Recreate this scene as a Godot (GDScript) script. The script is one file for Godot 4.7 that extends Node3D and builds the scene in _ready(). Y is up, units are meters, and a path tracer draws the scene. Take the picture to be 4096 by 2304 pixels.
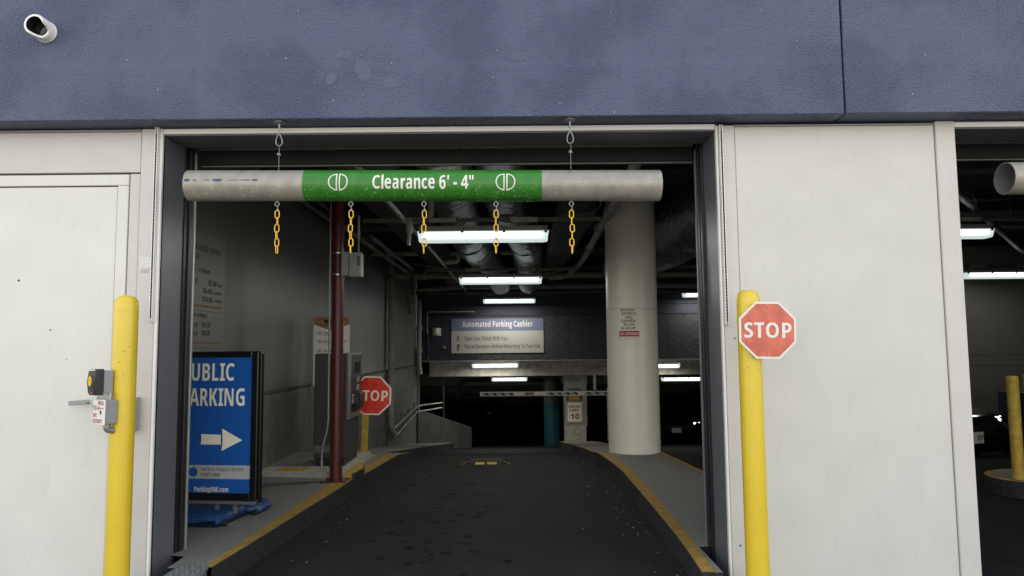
extends Node3D

# ---------------------------------------------------------------- mesh collector
class MB:
	var v := PackedVector3Array()
	var n := PackedVector3Array()
	var u := PackedVector2Array()
	func tri(a: Vector3, b: Vector3, c: Vector3, na: Vector3, nb: Vector3, nc: Vector3, ua := Vector2(), ub := Vector2(), uc := Vector2()) -> void:
		var g := (b - a).cross(c - a)
		if g.length_squared() < 1e-16:
			return
		if g.dot(na + nb + nc) > 0.0:
			v.append_array([a, c, b]); n.append_array([na, nc, nb]); u.append_array([ua, uc, ub])
		else:
			v.append_array([a, b, c]); n.append_array([na, nb, nc]); u.append_array([ua, ub, uc])
	func quad(a: Vector3, b: Vector3, c: Vector3, d: Vector3, out := Vector3()) -> void:
		var g := (b - a).cross(c - a)
		if g.length_squared() < 1e-16:
			g = (c - a).cross(d - a)
		g = g.normalized()
		if out != Vector3() and g.dot(out) < 0.0:
			g = -g
		tri(a, b, c, g, g, g, Vector2(0, 0), Vector2(1, 0), Vector2(1, 1))
		tri(a, c, d, g, g, g, Vector2(0, 0), Vector2(1, 1), Vector2(0, 1))
	func box(c: Vector3, s: Vector3, bev := 0.0, t := Basis()) -> MB:
		var h := s * 0.5
		var b: float = minf(bev, minf(h.x, minf(h.y, h.z)) * 0.9)
		for ax in 3:
			for sg in [-1.0, 1.0]:
				var i := (ax + 1) % 3
				var j := (ax + 2) % 3
				var q := []
				for k in [[-1, -1], [1, -1], [1, 1], [-1, 1]]:
					var p := Vector3()
					p[ax] = sg * h[ax]; p[i] = k[0] * (h[i] - b); p[j] = k[1] * (h[j] - b)
					q.append(c + t * p)
				var o := Vector3(); o[ax] = sg
				quad(q[0], q[1], q[2], q[3], t * o)
		if b > 0.0:
			for ax in 3:
				var i := (ax + 1) % 3
				var j := (ax + 2) % 3
				for si in [-1.0, 1.0]:
					for sj in [-1.0, 1.0]:
						var q := []
						for e in [[-1.0, 0], [1.0, 0], [1.0, 1], [-1.0, 1]]:
							var p := Vector3()
							p[ax] = e[0] * (h[ax] - b)
							p[i] = si * (h[i] - (b if e[1] == 1 else 0.0)); p[j] = sj * (h[j] - (0.0 if e[1] == 1 else b))
							q.append(c + t * p)
						var o := Vector3(); o[i] = si; o[j] = sj
						quad(q[0], q[1], q[2], q[3], t * o)
			for sx in [-1.0, 1.0]:
				for sy in [-1.0, 1.0]:
					for sz in [-1.0, 1.0]:
						var g := Vector3(sx, sy, sz)
						var o: Vector3 = (t * g).normalized()
						tri(c + t * (g * Vector3(h.x, h.y - b, h.z - b)), c + t * (g * Vector3(h.x - b, h.y, h.z - b)), c + t * (g * Vector3(h.x - b, h.y - b, h.z)), o, o, o)
		return self
	func box2(x0: float, x1: float, y0: float, y1: float, z0: float, z1: float, bev := 0.0) -> MB:
		return box(Vector3(x0 + x1, y0 + y1, z0 + z1) * 0.5, Vector3(absf(x1 - x0), absf(y1 - y0), absf(z1 - z0)), bev)
	func loft(rings: Array, closed := true, caps := true) -> MB:
		var m: int = rings[0].size()
		var nr := rings.size()
		var nn := []
		for r in nr:
			var row := PackedVector3Array()
			for k in m:
				var k0: int = (k - 1 + m) % m if closed else maxi(k - 1, 0)
				var k1: int = (k + 1) % m if closed else mini(k + 1, m - 1)
				var du: Vector3 = rings[r][k1] - rings[r][k0]
				var dv: Vector3 = rings[mini(r + 1, nr - 1)][k] - rings[maxi(r - 1, 0)][k]
				row.append(du.cross(dv).normalized())
			nn.append(row)
		var mid := Vector3()
		for p in rings[nr / 2]:
			mid += p / m
		if closed and (rings[nr / 2][0] - mid).dot(nn[nr / 2][0]) < 0.0:
			for r in nr:
				for k in m:
					nn[r][k] = -nn[r][k]
		for r in nr - 1:
			for k in (m if closed else m - 1):
				var k1: int = (k + 1) % m
				var a := Vector2(float(k) / m, float(r) / (nr - 1)); var b := Vector2(float(k + 1) / m, float(r) / (nr - 1))
				var c := Vector2(float(k + 1) / m, float(r + 1) / (nr - 1)); var d := Vector2(float(k) / m, float(r + 1) / (nr - 1))
				tri(rings[r][k], rings[r][k1], rings[r + 1][k1], nn[r][k], nn[r][k1], nn[r + 1][k1], a, b, c)
				tri(rings[r][k], rings[r + 1][k1], rings[r + 1][k], nn[r][k], nn[r + 1][k1], nn[r + 1][k], a, c, d)
		if caps and closed:
			for e in [0, nr - 1]:
				var ctr := Vector3()
				for p in rings[e]:
					ctr += p / m
				var ins := Vector3()
				for p in rings[1 if e == 0 else nr - 2]:
					ins += p / m
				var o: Vector3 = (ctr - ins).normalized()
				for k in m:
					tri(ctr, rings[e][k], rings[e][(k + 1) % m], o, o, o)
		return self
	func tube(pts: Array, r: float, segs := 10, closed := false, rough := 0.0, sd := 1) -> MB:
		var cnt := pts.size()
		var rings := []
		var up := Vector3(0.13, 1, 0.07)
		var t0: Vector3 = (pts[1] - pts[0]).normalized()
		if absf(t0.dot(up.normalized())) > 0.9:
			up = Vector3(1, 0.05, 0.1)
		var side: Vector3 = t0.cross(up).normalized()
		var rng := RandomNumberGenerator.new(); rng.seed = sd
		for i in cnt:
			var a: Vector3 = pts[(i - 1 + cnt) % cnt] if closed else pts[maxi(i - 1, 0)]
			var b: Vector3 = pts[(i + 1) % cnt] if closed else pts[mini(i + 1, cnt - 1)]
			var t: Vector3 = (b - a).normalized()
			side = (side - t * side.dot(t)).normalized()
			var w := t.cross(side)
			var ring := PackedVector3Array()
			for k in segs:
				var an := TAU * k / segs
				var rr := r * (1.0 + rough * rng.randf_range(-1, 1))
				ring.append(pts[i] + (side * cos(an) + w * sin(an)) * rr)
			rings.append(ring)
		if closed:
			rings.append(rings[0])
		return loft(rings, true, not closed)
	func cyl(a: Vector3, b: Vector3, r: float, segs := 16, r2 := -1.0) -> MB:
		var q := r2 if r2 >= 0.0 else r
		var t := (b - a).normalized()
		var s := t.cross(Vector3(0.3, 1, 0.2) if absf(t.y) < 0.9 else Vector3(1, 0, 0.1)).normalized()
		var w := t.cross(s)
		for k in segs:
			var c0 := cos(TAU * k / segs) * s + sin(TAU * k / segs) * w
			var c1 := cos(TAU * (k + 1) / segs) * s + sin(TAU * (k + 1) / segs) * w
			var u0 := float(k) / segs; var u1 := float(k + 1) / segs
			tri(a + c0 * r, a + c1 * r, b + c1 * q, c0, c1, c1, Vector2(u0, 0), Vector2(u1, 0), Vector2(u1, 1))
			tri(a + c0 * r, b + c1 * q, b + c0 * q, c0, c1, c0, Vector2(u0, 0), Vector2(u1, 1), Vector2(u0, 1))
			tri(a, a + c0 * r, a + c1 * r, -t, -t, -t)
			tri(b, b + c0 * q, b + c1 * q, t, t, t)
		return self
	func lathe(c: Vector3, prof: Array, segs := 28) -> MB:   # prof: Vector2(radius, height), bottom to top
		var rings := []
		for p in prof:
			var ring := PackedVector3Array()
			for k in segs:
				ring.append(c + Vector3(cos(TAU * k / segs) * p.x, p.y, sin(TAU * k / segs) * p.x))
			rings.append(ring)
		return loft(rings, true, true)
	func prism(poly: PackedVector2Array, z0: float, z1: float, t := Transform3D()) -> MB:
		var ix := Geometry2D.triangulate_polygon(poly)
		for e in [[z0, -1.0], [z1, 1.0]]:
			var o: Vector3 = t.basis * Vector3(0, 0, e[1] * signf(z1 - z0))
			for i in range(0, ix.size(), 3):
				var p := []
				for k in 3:
					p.append(t * Vector3(poly[ix[i + k]].x, poly[ix[i + k]].y, e[0]))
				tri(p[0], p[1], p[2], o, o, o, poly[ix[i]], poly[ix[i + 1]], poly[ix[i + 2]])
		var area := 0.0
		for i in poly.size():
			area += poly[i].cross(poly[(i + 1) % poly.size()])
		for i in poly.size():
			var a := poly[i]; var b := poly[(i + 1) % poly.size()]
			var nn := Vector2(b.y - a.y, a.x - b.x) * signf(area)
			quad(t * Vector3(a.x, a.y, z0), t * Vector3(b.x, b.y, z0), t * Vector3(b.x, b.y, z1), t * Vector3(a.x, a.y, z1), t.basis * Vector3(nn.x, nn.y, 0))
		return self
	func mesh() -> ArrayMesh:
		var a := []; a.resize(Mesh.ARRAY_MAX)
		a[Mesh.ARRAY_VERTEX] = v; a[Mesh.ARRAY_NORMAL] = n; a[Mesh.ARRAY_TEX_UV] = u
		var m := ArrayMesh.new()
		m.add_surface_from_arrays(Mesh.PRIMITIVE_TRIANGLES, a)
		return m

# ---------------------------------------------------------------- nodes
var M := {}
func tag(o: Node3D, label := "", category := "", group := "", kind := "") -> Node3D:
	if label: o.set_meta("label", label)
	if category: o.set_meta("category", category)
	if group: o.set_meta("group", group)
	if kind: o.set_meta("kind", kind)
	return o
func thing(called: String, label: String, category: String, at := Vector3.ZERO, turn := 0.0, group := "", kind := "") -> Node3D:
	var o := Node3D.new(); o.name = called; add_child(o, true)
	o.position = at; o.rotation_degrees.y = turn
	return tag(o, label, category, group, kind)
func part(parent: Node3D, called: String, mb: MB, m: Material, label := "", kind := "") -> MeshInstance3D:
	var o := MeshInstance3D.new(); o.name = called; o.mesh = mb.mesh(); o.material_override = m
	parent.add_child(o, true)
	tag(o, label, "", "", kind)
	return o
func single(called: String, mb: MB, m: Material, label: String, category: String, group := "", kind := "") -> MeshInstance3D:
	var o := part(self, called, mb, m)
	tag(o, label, category, group, kind)
	return o
func twin(o: Node3D, at: Vector3, label: String) -> Node3D:
	var c: Node3D = o.duplicate(); c.name = String(o.name); add_child(c, true)
	c.position = at; c.set_meta("label", label)
	return c

# ---------------------------------------------------------------- materials
func lin(r: float, g: float, b: float) -> Color:
	return Color(r, g, b).linear_to_srgb()
func noise(freq: float, lo: Color, hi: Color, sd: int, oct := 4, size := 512, a := 0.25, b := 0.75, type := FastNoiseLite.TYPE_SIMPLEX_SMOOTH) -> NoiseTexture2D:
	var f := FastNoiseLite.new()
	f.noise_type = type; f.frequency = freq; f.fractal_octaves = oct; f.seed = sd
	var g := Gradient.new()
	g.offsets = PackedFloat32Array([a, b]); g.colors = PackedColorArray([lo, hi])
	var t := NoiseTexture2D.new()
	t.width = size; t.height = size; t.seamless = true; t.noise = f; t.color_ramp = g; t.normalize = true
	return t
func mat(name: String, c: Color, rough := 0.6, metal := 0.0, tex: Texture2D = null, tscale := 1.0, bump: Texture2D = null, bscale := 1.0, bcm := 0.1, det: Texture2D = null, dscale := 1.0, local := false) -> StandardMaterial3D:
	var m := StandardMaterial3D.new()
	m.resource_name = name
	m.albedo_color = c; m.roughness = rough; m.metallic = metal
	if tex or bump:
		m.uv1_triplanar = true; m.uv1_world_triplanar = not local
		m.uv1_scale = Vector3.ONE * (tscale if tex else bscale)
	if tex:
		m.albedo_texture = tex
	if bump:
		m.heightmap_enabled = true; m.heightmap_texture = bump; m.heightmap_scale = bcm
	if det:
		m.detail_enabled = true; m.detail_albedo = det; m.detail_blend_mode = BaseMaterial3D.BLEND_MODE_MUL
		m.detail_uv_layer = BaseMaterial3D.DETAIL_UV_2
		m.uv2_triplanar = true; m.uv2_world_triplanar = not local; m.uv2_scale = Vector3.ONE * dscale
	M[name] = m
	return m
func glow(name: String, c: Color, e: float) -> StandardMaterial3D:
	var m := mat(name, c, 0.4)
	m.emission_enabled = true; m.emission = c; m.emission_energy_multiplier = e
	return m

# ---------------------------------------------------------------- lettering
var fonts := {}
func text_mesh(s: String, w: float, h: float, bold := true, bend := 0.0, fine := 0.0) -> ArrayMesh:   # lettering fitted to w by h metres, centred, facing +z; bend = radius of a cylinder along x
	if not fonts.has(bold):
		var f := SystemFont.new()
		f.font_names = PackedStringArray(["Droid Sans"]); f.font_weight = 700 if bold else 400
		fonts[bold] = f
	var t := TextMesh.new()
	t.font = fonts[bold]; t.text = s; t.font_size = 48; t.depth = 0.0; t.pixel_size = 0.01; t.curve_step = 2.0
	var a: Array = t.get_mesh_arrays()
	var pv: PackedVector3Array = a[Mesh.ARRAY_VERTEX]
	var ix: PackedInt32Array = a[Mesh.ARRAY_INDEX] if a[Mesh.ARRAY_INDEX] != null else PackedInt32Array(range(pv.size()))
	var lo := pv[0]; var hi := pv[0]
	for p in pv:
		lo = lo.min(p); hi = hi.max(p)
	var k := Vector2(w / (hi.x - lo.x), h / (hi.y - lo.y))
	var mb := MB.new()
	for i in range(0, ix.size(), 3):
		var q := []
		for j in 3:
			var p: Vector3 = pv[ix[i + j]]
			q.append(Vector2((p.x - (lo.x + hi.x) * 0.5) * k.x, (p.y - (lo.y + hi.y) * 0.5) * k.y))
		flat_tri(mb, q[0], q[1], q[2], bend, 0)
	return mb.mesh()
func flat_tri(mb: MB, a: Vector2, b: Vector2, c: Vector2, bend: float, depth: int) -> void:
	if bend > 0.0 and depth < 5 and maxf(a.y, maxf(b.y, c.y)) - minf(a.y, minf(b.y, c.y)) > 0.012:
		var e := [a.distance_squared_to(b), b.distance_squared_to(c), c.distance_squared_to(a)]
		if e[0] >= e[1] and e[0] >= e[2]:
			var m := (a + b) * 0.5
			flat_tri(mb, a, m, c, bend, depth + 1); flat_tri(mb, m, b, c, bend, depth + 1)
		elif e[1] >= e[2]:
			var m := (b + c) * 0.5
			flat_tri(mb, a, b, m, bend, depth + 1); flat_tri(mb, a, m, c, bend, depth + 1)
		else:
			var m := (c + a) * 0.5
			flat_tri(mb, a, b, m, bend, depth + 1); flat_tri(mb, m, b, c, bend, depth + 1)
		return
	var p := []; var n := []
	for q in [a, b, c]:
		if bend > 0.0:
			var an: float = q.y / bend
			p.append(Vector3(q.x, sin(an) * bend, cos(an) * bend)); n.append(Vector3(0, sin(an), cos(an)))
		else:
			p.append(Vector3(q.x, q.y, 0)); n.append(Vector3(0, 0, 1))
	mb.tri(p[0], p[1], p[2], n[0], n[1], n[2])
func text(parent: Node3D, s: String, w: float, h: float, at: Vector3, m: Material, bold := true, basis := Basis(), bend := 0.0) -> MeshInstance3D:
	var o := MeshInstance3D.new(); o.name = "lettering"; o.mesh = text_mesh(s, w, h, bold, bend); o.material_override = m
	o.transform = Transform3D(basis, at)
	parent.add_child(o, true)
	return o
func octagon(s: float) -> PackedVector2Array:
	var p := PackedVector2Array()
	for k in 8:
		var a := TAU * (k + 0.5) / 8.0
		p.append(Vector2(cos(a), sin(a)) * s * 0.5 / cos(PI / 8))
	return p
func rounded_rect(w: float, h: float, r: float, k := 4) -> PackedVector2Array:
	var p := PackedVector2Array()
	for q in 4:
		var c := Vector2((w / 2 - r) * (1 if q in [0, 3] else -1), (h / 2 - r) * (1 if q < 2 else -1))
		for i in k + 1:
			var a := PI / 2 * (q + float(i) / k)
			p.append(c + Vector2(cos(a), sin(a)) * r)
	return p
func rect(x0: float, x1: float, y0: float, y1: float) -> PackedVector2Array:
	return PackedVector2Array([Vector2(x0, y0), Vector2(x1, y0), Vector2(x1, y1), Vector2(x0, y1)])
func elbowed(pts: Array, r: float, k := 5) -> Array:
	var o := [pts[0]]
	for i in range(1, pts.size() - 1):
		var a: Vector3 = (pts[i - 1] - pts[i]); var b: Vector3 = (pts[i + 1] - pts[i])
		var d: float = minf(r, minf(a.length(), b.length()) * 0.45)
		var p0: Vector3 = pts[i] + a.normalized() * d; var p1: Vector3 = pts[i] + b.normalized() * d
		for j in k + 1:
			var t := float(j) / k
			o.append(p0.lerp(pts[i], t).lerp(pts[i].lerp(p1, t), t))
	o.append(pts[-1])
	return o
func fall(z: float) -> float:   # height of the lane: level at the door, then a ramp down, then the lower floor
	return -0.12 * clampf(-z - 8.5, 0.0, 33.5)

# ---------------------------------------------------------------- strips that follow the ramp
func resample(line: Array, step := 0.5) -> Array:
	var o := []
	for i in line.size() - 1:
		var d: float = line[i].distance_to(line[i + 1])
		var k := maxi(1, int(ceil(d / step)))
		for j in k:
			o.append(line[i].lerp(line[i + 1], float(j) / k))
	o.append(line[-1])
	return o
func smooth(line: Array, k := 4) -> Array:
	var o := []
	for i in line.size() - 1:
		var p0: Vector2 = line[maxi(i - 1, 0)]; var p3: Vector2 = line[mini(i + 2, line.size() - 1)]
		for j in k:
			o.append(line[i].cubic_interpolate(line[i + 1], p0, p3, float(j) / k))
	o.append(line[-1])
	return o
func on(p: Vector2, h: float) -> Vector3:
	return Vector3(p.x, fall(p.y) + h, p.y)
func ribbon(mb: MB, a: Array, b: Array, h: float) -> void:   # two lines of equal count on the ramp
	for i in a.size() - 1:
		mb.quad(on(a[i], h), on(b[i], h), on(b[i + 1], h), on(a[i + 1], h), Vector3.UP)
func face(mb: MB, a: Array, h0: float, h1: float, out: Vector3) -> void:
	for i in a.size() - 1:
		mb.quad(on(a[i], h0), on(a[i + 1], h0), on(a[i + 1], h1), on(a[i], h1), out)
func offset_x(a: Array, d: Array) -> Array:
	var o := []
	for i in a.size():
		o.append(a[i] + Vector2(d[i] if d.size() == a.size() else d[0], 0))
	return o

func _ready() -> void:
	# ------------------------------------------------------------ camera, sky, sun, exposure
	var cam := Camera3D.new(); cam.name = "camera"; add_child(cam)
	var pitch := atan(148.0 / 1786.0); var roll := 0.009
	var fw := Vector3(0, sin(pitch), -cos(pitch)); var u0 := Vector3(0, cos(pitch), sin(pitch))
	var rt := Vector3.RIGHT * cos(roll) - u0 * sin(roll); var up := u0 * cos(roll) + Vector3.RIGHT * sin(roll)
	cam.transform = Transform3D(Basis(rt, up, -fw), Vector3(0, 1.4, 0))
	cam.fov = rad_to_deg(2.0 * atan(724.5 / 1786.0)); cam.near = 0.05; cam.far = 600.0; cam.current = true
	var we := WorldEnvironment.new(); we.name = "environment"; add_child(we)
	var env := Environment.new(); we.environment = env
	var sky := ProceduralSkyMaterial.new()
	sky.sky_top_color = Color(0.6, 0.64, 0.69); sky.sky_horizon_color = Color(1.0, 0.985, 0.955); sky.sky_curve = 0.25
	sky.ground_bottom_color = Color(0.5, 0.49, 0.47); sky.ground_horizon_color = Color(0.7, 0.7, 0.7)
	sky.sky_energy_multiplier = 1.15
	var sk := Sky.new(); sk.sky_material = sky
	env.background_mode = Environment.BG_SKY; env.sky = sk; env.background_energy_multiplier = 1.0
	env.tonemap_mode = Environment.TONE_MAPPER_LINEAR; env.tonemap_exposure = 2.25
	env.sdfgi_enabled = true; env.ssao_enabled = true; env.ssil_enabled = true
	var sun := DirectionalLight3D.new(); sun.name = "sun"; add_child(sun)
	sun.light_energy = 1.6; sun.light_angular_distance = 0.5; sun.light_color = Color(1, 0.95, 0.87)
	sun.rotation_degrees = Vector3(-56, 160, 0); sun.shadow_enabled = true

	materials()
	ground()
	facade()
	garage_shell()
	ceiling_services()
	lamps()
	entrance_things()
	left_walk_things()
	lane_things()
	far_things()
	second_bay()

func materials() -> void:
	var W := Color(1, 1, 1)
	var g := func(x): return Color(x, x, x)
	var blotch := noise(0.006, (g as Callable).call(0.98), W, 3, 5)
	var blotch2 := noise(0.012, (g as Callable).call(0.87), W, 9, 6)
	var grit := noise(0.12, (g as Callable).call(0.86), W, 5, 4)
	var fine := noise(0.09, Color(0, 0, 0), W, 11, 3, 1024, 0.2, 0.8)
	var speck := noise(0.2, (g as Callable).call(0.55), W, 21, 2, 512, 0.2, 0.45)
	var wear := noise(0.02, (g as Callable).call(0.72), W, 31, 6, 512, 0.25, 0.6)
	var stucco := noise(0.075, Color(0, 0, 0), W, 8, 3, 1024, 0.25, 0.75)
	var lump := noise(0.012, Color(0, 0, 0), W, 18, 4)
	var bluemix := noise(0.004, Color(0.83, 0.86, 0.9), Color(1, 1, 1), 42, 5, 1024, 0.3, 0.65)
	mat("stucco", lin(0.075, 0.09, 0.16), 0.42, 0, null, 1.0, stucco, 0.8, 0.42, bluemix, 0.3)
	mat("stucco_patch", lin(0.077, 0.091, 0.157), 0.36, 0, grit, 1.4, wear, 1.4, 0.8)
	var grime := smudges()
	mat("panel", lin(0.615, 0.602, 0.56), 0.42, 0, grime, 0.42)
	mat("panel_warm", lin(0.6, 0.572, 0.54), 0.42, 0, grime, 0.55)
	mat("door_white", lin(0.71, 0.7, 0.65), 0.4, 0, grime, 0.37)
	mat("trim_white", lin(0.82, 0.8, 0.76), 0.38)
	mat("gap", lin(0.03, 0.03, 0.035), 0.8)
	mat("steel_dark", lin(0.16, 0.163, 0.185), 0.36, 0.25, blotch, 0.8)
	mat("steel_black", lin(0.012, 0.012, 0.013), 0.35)
	mat("steel_brown", lin(0.018, 0.017, 0.016), 0.4)
	M.steel_brown.metallic_specular = 0.2
	mat("aluminium", lin(0.42, 0.42, 0.41), 0.35, 0.6)
	mat("chrome", lin(0.55, 0.55, 0.55), 0.22, 0.9)
	mat("handle_steel", lin(0.3, 0.295, 0.285), 0.38, 0.4)
	mat("galvanised", lin(0.34, 0.34, 0.33), 0.42, 0.6, grit, 3.0)
	mat("yellow", lin(0.74, 0.53, 0.028), 0.3, 0, blotch, 1.2)
	M.yellow.clearcoat_enabled = true; M.yellow.clearcoat = 0.4; M.yellow.clearcoat_roughness = 0.2
	mat("yellow_old", lin(0.5, 0.34, 0.04), 0.6, 0, blotch2, 2.0)
	mat("yellow_paint", lin(0.44, 0.27, 0.05), 0.75, 0, blotch2, 1.6, null, 1, 0, grit, 2.0)
	mat("chain_yellow", lin(0.85, 0.5, 0.05), 0.4)
	mat("red", lin(0.8, 0.042, 0.022), 0.4, 0, blotch2, 2.0)
	mat("red_faded", lin(0.68, 0.14, 0.085), 0.3, 0, blotch2, 1.5)
	mat("red_ink", lin(0.4, 0.02, 0.05), 0.6)
	mat("sign_white", lin(0.76, 0.74, 0.66), 0.45)
	mat("cream", lin(0.9, 0.84, 0.66), 0.5)
	mat("ink", lin(0.02, 0.02, 0.022), 0.5)
	mat("ink_grey", lin(0.13, 0.13, 0.135), 0.6)
	mat("ink_brown", lin(0.2, 0.06, 0.03), 0.6)
	mat("ink_dark_red", lin(0.07, 0.012, 0.01), 0.6)
	mat("orange_line", lin(0.3, 0.1, 0.04), 0.6)
	mat("concrete", lin(0.225, 0.218, 0.2), 0.8, 0, blotch, 0.9, fine, 0.9, 0.15, grit, 0.7)
	mat("concrete_light", lin(0.48, 0.455, 0.4), 0.75, 0, blotch2, 0.8, fine, 0.8, 0.2)
	mat("kerb_black", lin(0.022, 0.022, 0.024), 0.7, 0, wear, 1.2, fine, 1.2, 0.5)
	mat("asphalt", lin(0.019, 0.0185, 0.019), 0.8, 0, grit, 1.0, fine, 1.0, 0.3, blotch2, 0.3)
	M.asphalt.metallic_specular = 0.25
	mat("street", lin(0.2, 0.19, 0.172), 0.85, 0, blotch2, 0.3)
	mat("wall_grey", lin(0.165, 0.161, 0.15), 0.42, 0, blotch, 0.35, null, 0.35, 0.3, blotch, 0.9)
	mat("wall_lower", lin(0.15, 0.147, 0.136), 0.45, 0, blotch2, 0.6, null, 0.6, 0.3)
	mat("wing_shade_grey", lin(0.085, 0.084, 0.08), 0.6, 0, blotch2, 0.6)  # darker than the lower wall: dim light by the ramp put into the colour
	mat("price_grey", lin(0.19, 0.187, 0.178), 0.4)
	mat("ceiling_dark", lin(0.03, 0.03, 0.03), 0.9, 0, blotch2, 0.8)
	mat("fireproof", lin(0.1, 0.1, 0.1), 0.95, 0, blotch2, 1.2, noise(0.05, Color(0, 0, 0), W, 61, 4), 1.2, 1.5)
	mat("duct_wrap", lin(0.115, 0.115, 0.117), 0.42, 0.3, wear, 0.9, lump, 0.9, 1.2)
	mat("pipe_grey", lin(0.4, 0.385, 0.35), 0.55, 0, blotch2, 1.0)
	mat("pipe_dark", lin(0.12, 0.117, 0.11), 0.5, 0.1, blotch2, 1.0)
	mat("column_cream", lin(0.76, 0.745, 0.64), 0.36, 0, grime, 0.6)
	mat("plywood", lin(0.075, 0.076, 0.085), 0.8, 0, noise(0.03, (g as Callable).call(0.62), W, 71, 6, 512, 0.25, 0.6), 0.8)
	M.plywood.uv1_scale = Vector3(0.3, 2.2, 0.3)
	mat("plywood_blue", lin(0.034, 0.037, 0.062), 0.65, 0, blotch2, 0.8)
	mat("blue_band", lin(0.04, 0.042, 0.068), 0.6, 0, blotch2, 0.5)
	mat("teal", lin(0.014, 0.1, 0.12), 0.5, 0, blotch, 1.0)
	mat("poster_blue", lin(0.014, 0.1, 0.38), 0.3)
	mat("base_blue", lin(0.018, 0.07, 0.21), 0.45, 0, wear, 1.5)
	mat("frame_black", lin(0.008, 0.008, 0.009), 0.25)
	mat("band_grey", lin(0.42, 0.43, 0.43), 0.5)
	mat("sign_blue", lin(0.17, 0.2, 0.31), 0.5)
	mat("sign_grey", lin(0.5, 0.49, 0.45), 0.5)
	mat("pole_red", lin(0.1, 0.014, 0.012), 0.38, 0, blotch2, 1.5)
	mat("machine_grey", lin(0.055, 0.055, 0.05), 0.4, 0, blotch, 2.0)
	mat("machine_silver", lin(0.34, 0.33, 0.31), 0.34, 0.7)
	mat("plastic_black", lin(0.012, 0.012, 0.014), 0.42)
	mat("plastic_grey", lin(0.27, 0.27, 0.28), 0.5)
	mat("box_grey", lin(0.3, 0.3, 0.285), 0.5)
	mat("label_yellow", lin(0.75, 0.45, 0.02), 0.5)
	mat("wood_print", lin(0.36, 0.2, 0.09), 0.6, 0, wear, 2.0)
	mat("navy", lin(0.015, 0.018, 0.07), 0.5)
	mat("tape", lin(0.5, 0.49, 0.47), 0.32, 0.35)
	mat("car_black", lin(0.008, 0.008, 0.009), 0.12)
	M.car_black.clearcoat_enabled = true; M.car_black.clearcoat = 1.0; M.car_black.clearcoat_roughness = 0.05
	mat("car_red", lin(0.08, 0.008, 0.008), 0.2)
	mat("car_glass", lin(0.01, 0.011, 0.012), 0.05)
	mat("rubber", lin(0.015, 0.015, 0.015), 0.8)
	mat("wire", lin(0.25, 0.25, 0.24), 0.4, 0.7)
	mat("debris", lin(0.25, 0.22, 0.17), 0.9)
	mat("box_blue", lin(0.012, 0.018, 0.04), 0.4)
	glow("lamp_tube", Color(0.95, 1.0, 0.98), 3.0)
	glow("lamp_lens", Color(0.88, 0.95, 0.93), 0.34)
	glow("headlight_glow_glint", Color(0.95, 0.97, 1.0), 2.5)
	glow("taillight_glow", Color(0.9, 0.05, 0.06), 1.0)
	# the clearance bar: brushed pipe and green vinyl with scratches of their own shape
	M.bar_metal = bar_print(Color(0.60, 0.58, 0.54), 77, Color(0.86, 0.86, 0.82), Color(0.42, 0.41, 0.42), 150)
	M.bar_metal.metallic = 0.25; M.bar_metal.roughness = 0.36
	M.bar_green = bar_print(Color(0.19, 0.46, 0.13), 78, Color(0.80, 0.84, 0.74), Color(0.1, 0.24, 0.08), 230)
	M.bar_green.roughness = 0.3
	lane_material()

func smudges() -> ImageTexture:   # scuffs, wipe marks, specks and faint runs on painted metal
	var n := 1024
	var im := Image.create(n, n, false, Image.FORMAT_RGB8)
	var f := FastNoiseLite.new(); f.seed = 91; f.frequency = 0.006; f.fractal_octaves = 5
	var q := FastNoiseLite.new(); q.seed = 92; q.frequency = 0.02; q.fractal_octaves = 4
	for y in n:
		for x in n:
			var sm := maxf(0.0, q.get_noise_2d(x * 1.6 + y * 0.5, y * 0.35) - 0.36) * 0.07
			var run := maxf(0.0, q.get_noise_2d(x * 2.5 + 400, y * 0.03) - 0.40) * 0.04
			var k := 0.985 + 0.022 * f.get_noise_2d(x, y) - sm - run
			im.set_pixel(x, y, Color(k, k * 0.998, k * 0.99))
	var rng := RandomNumberGenerator.new(); rng.seed = 29
	for i in 90:
		var a := rng.randf_range(0, TAU)
		line_on(im, rng.randi_range(0, n), rng.randi_range(0, n), cos(a), sin(a), rng.randi_range(1, 3) if i % 4 else rng.randi_range(5, 14), Color(0.84, 0.82, 0.79).lerp(Color(0.95, 0.945, 0.93), rng.randf()))
	return ImageTexture.create_from_image(im)
func line_on(im: Image, x: float, y: float, dx: float, dy: float, k: int, c: Color, w := 1) -> void:
	for i in k:
		for q in w:
			var px := int(x + dx * i); var py := int(y + dy * i) + q
			if px >= 0 and py >= 0 and px < im.get_width() and py < im.get_height():
				im.set_pixel(px, py, c)
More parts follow.
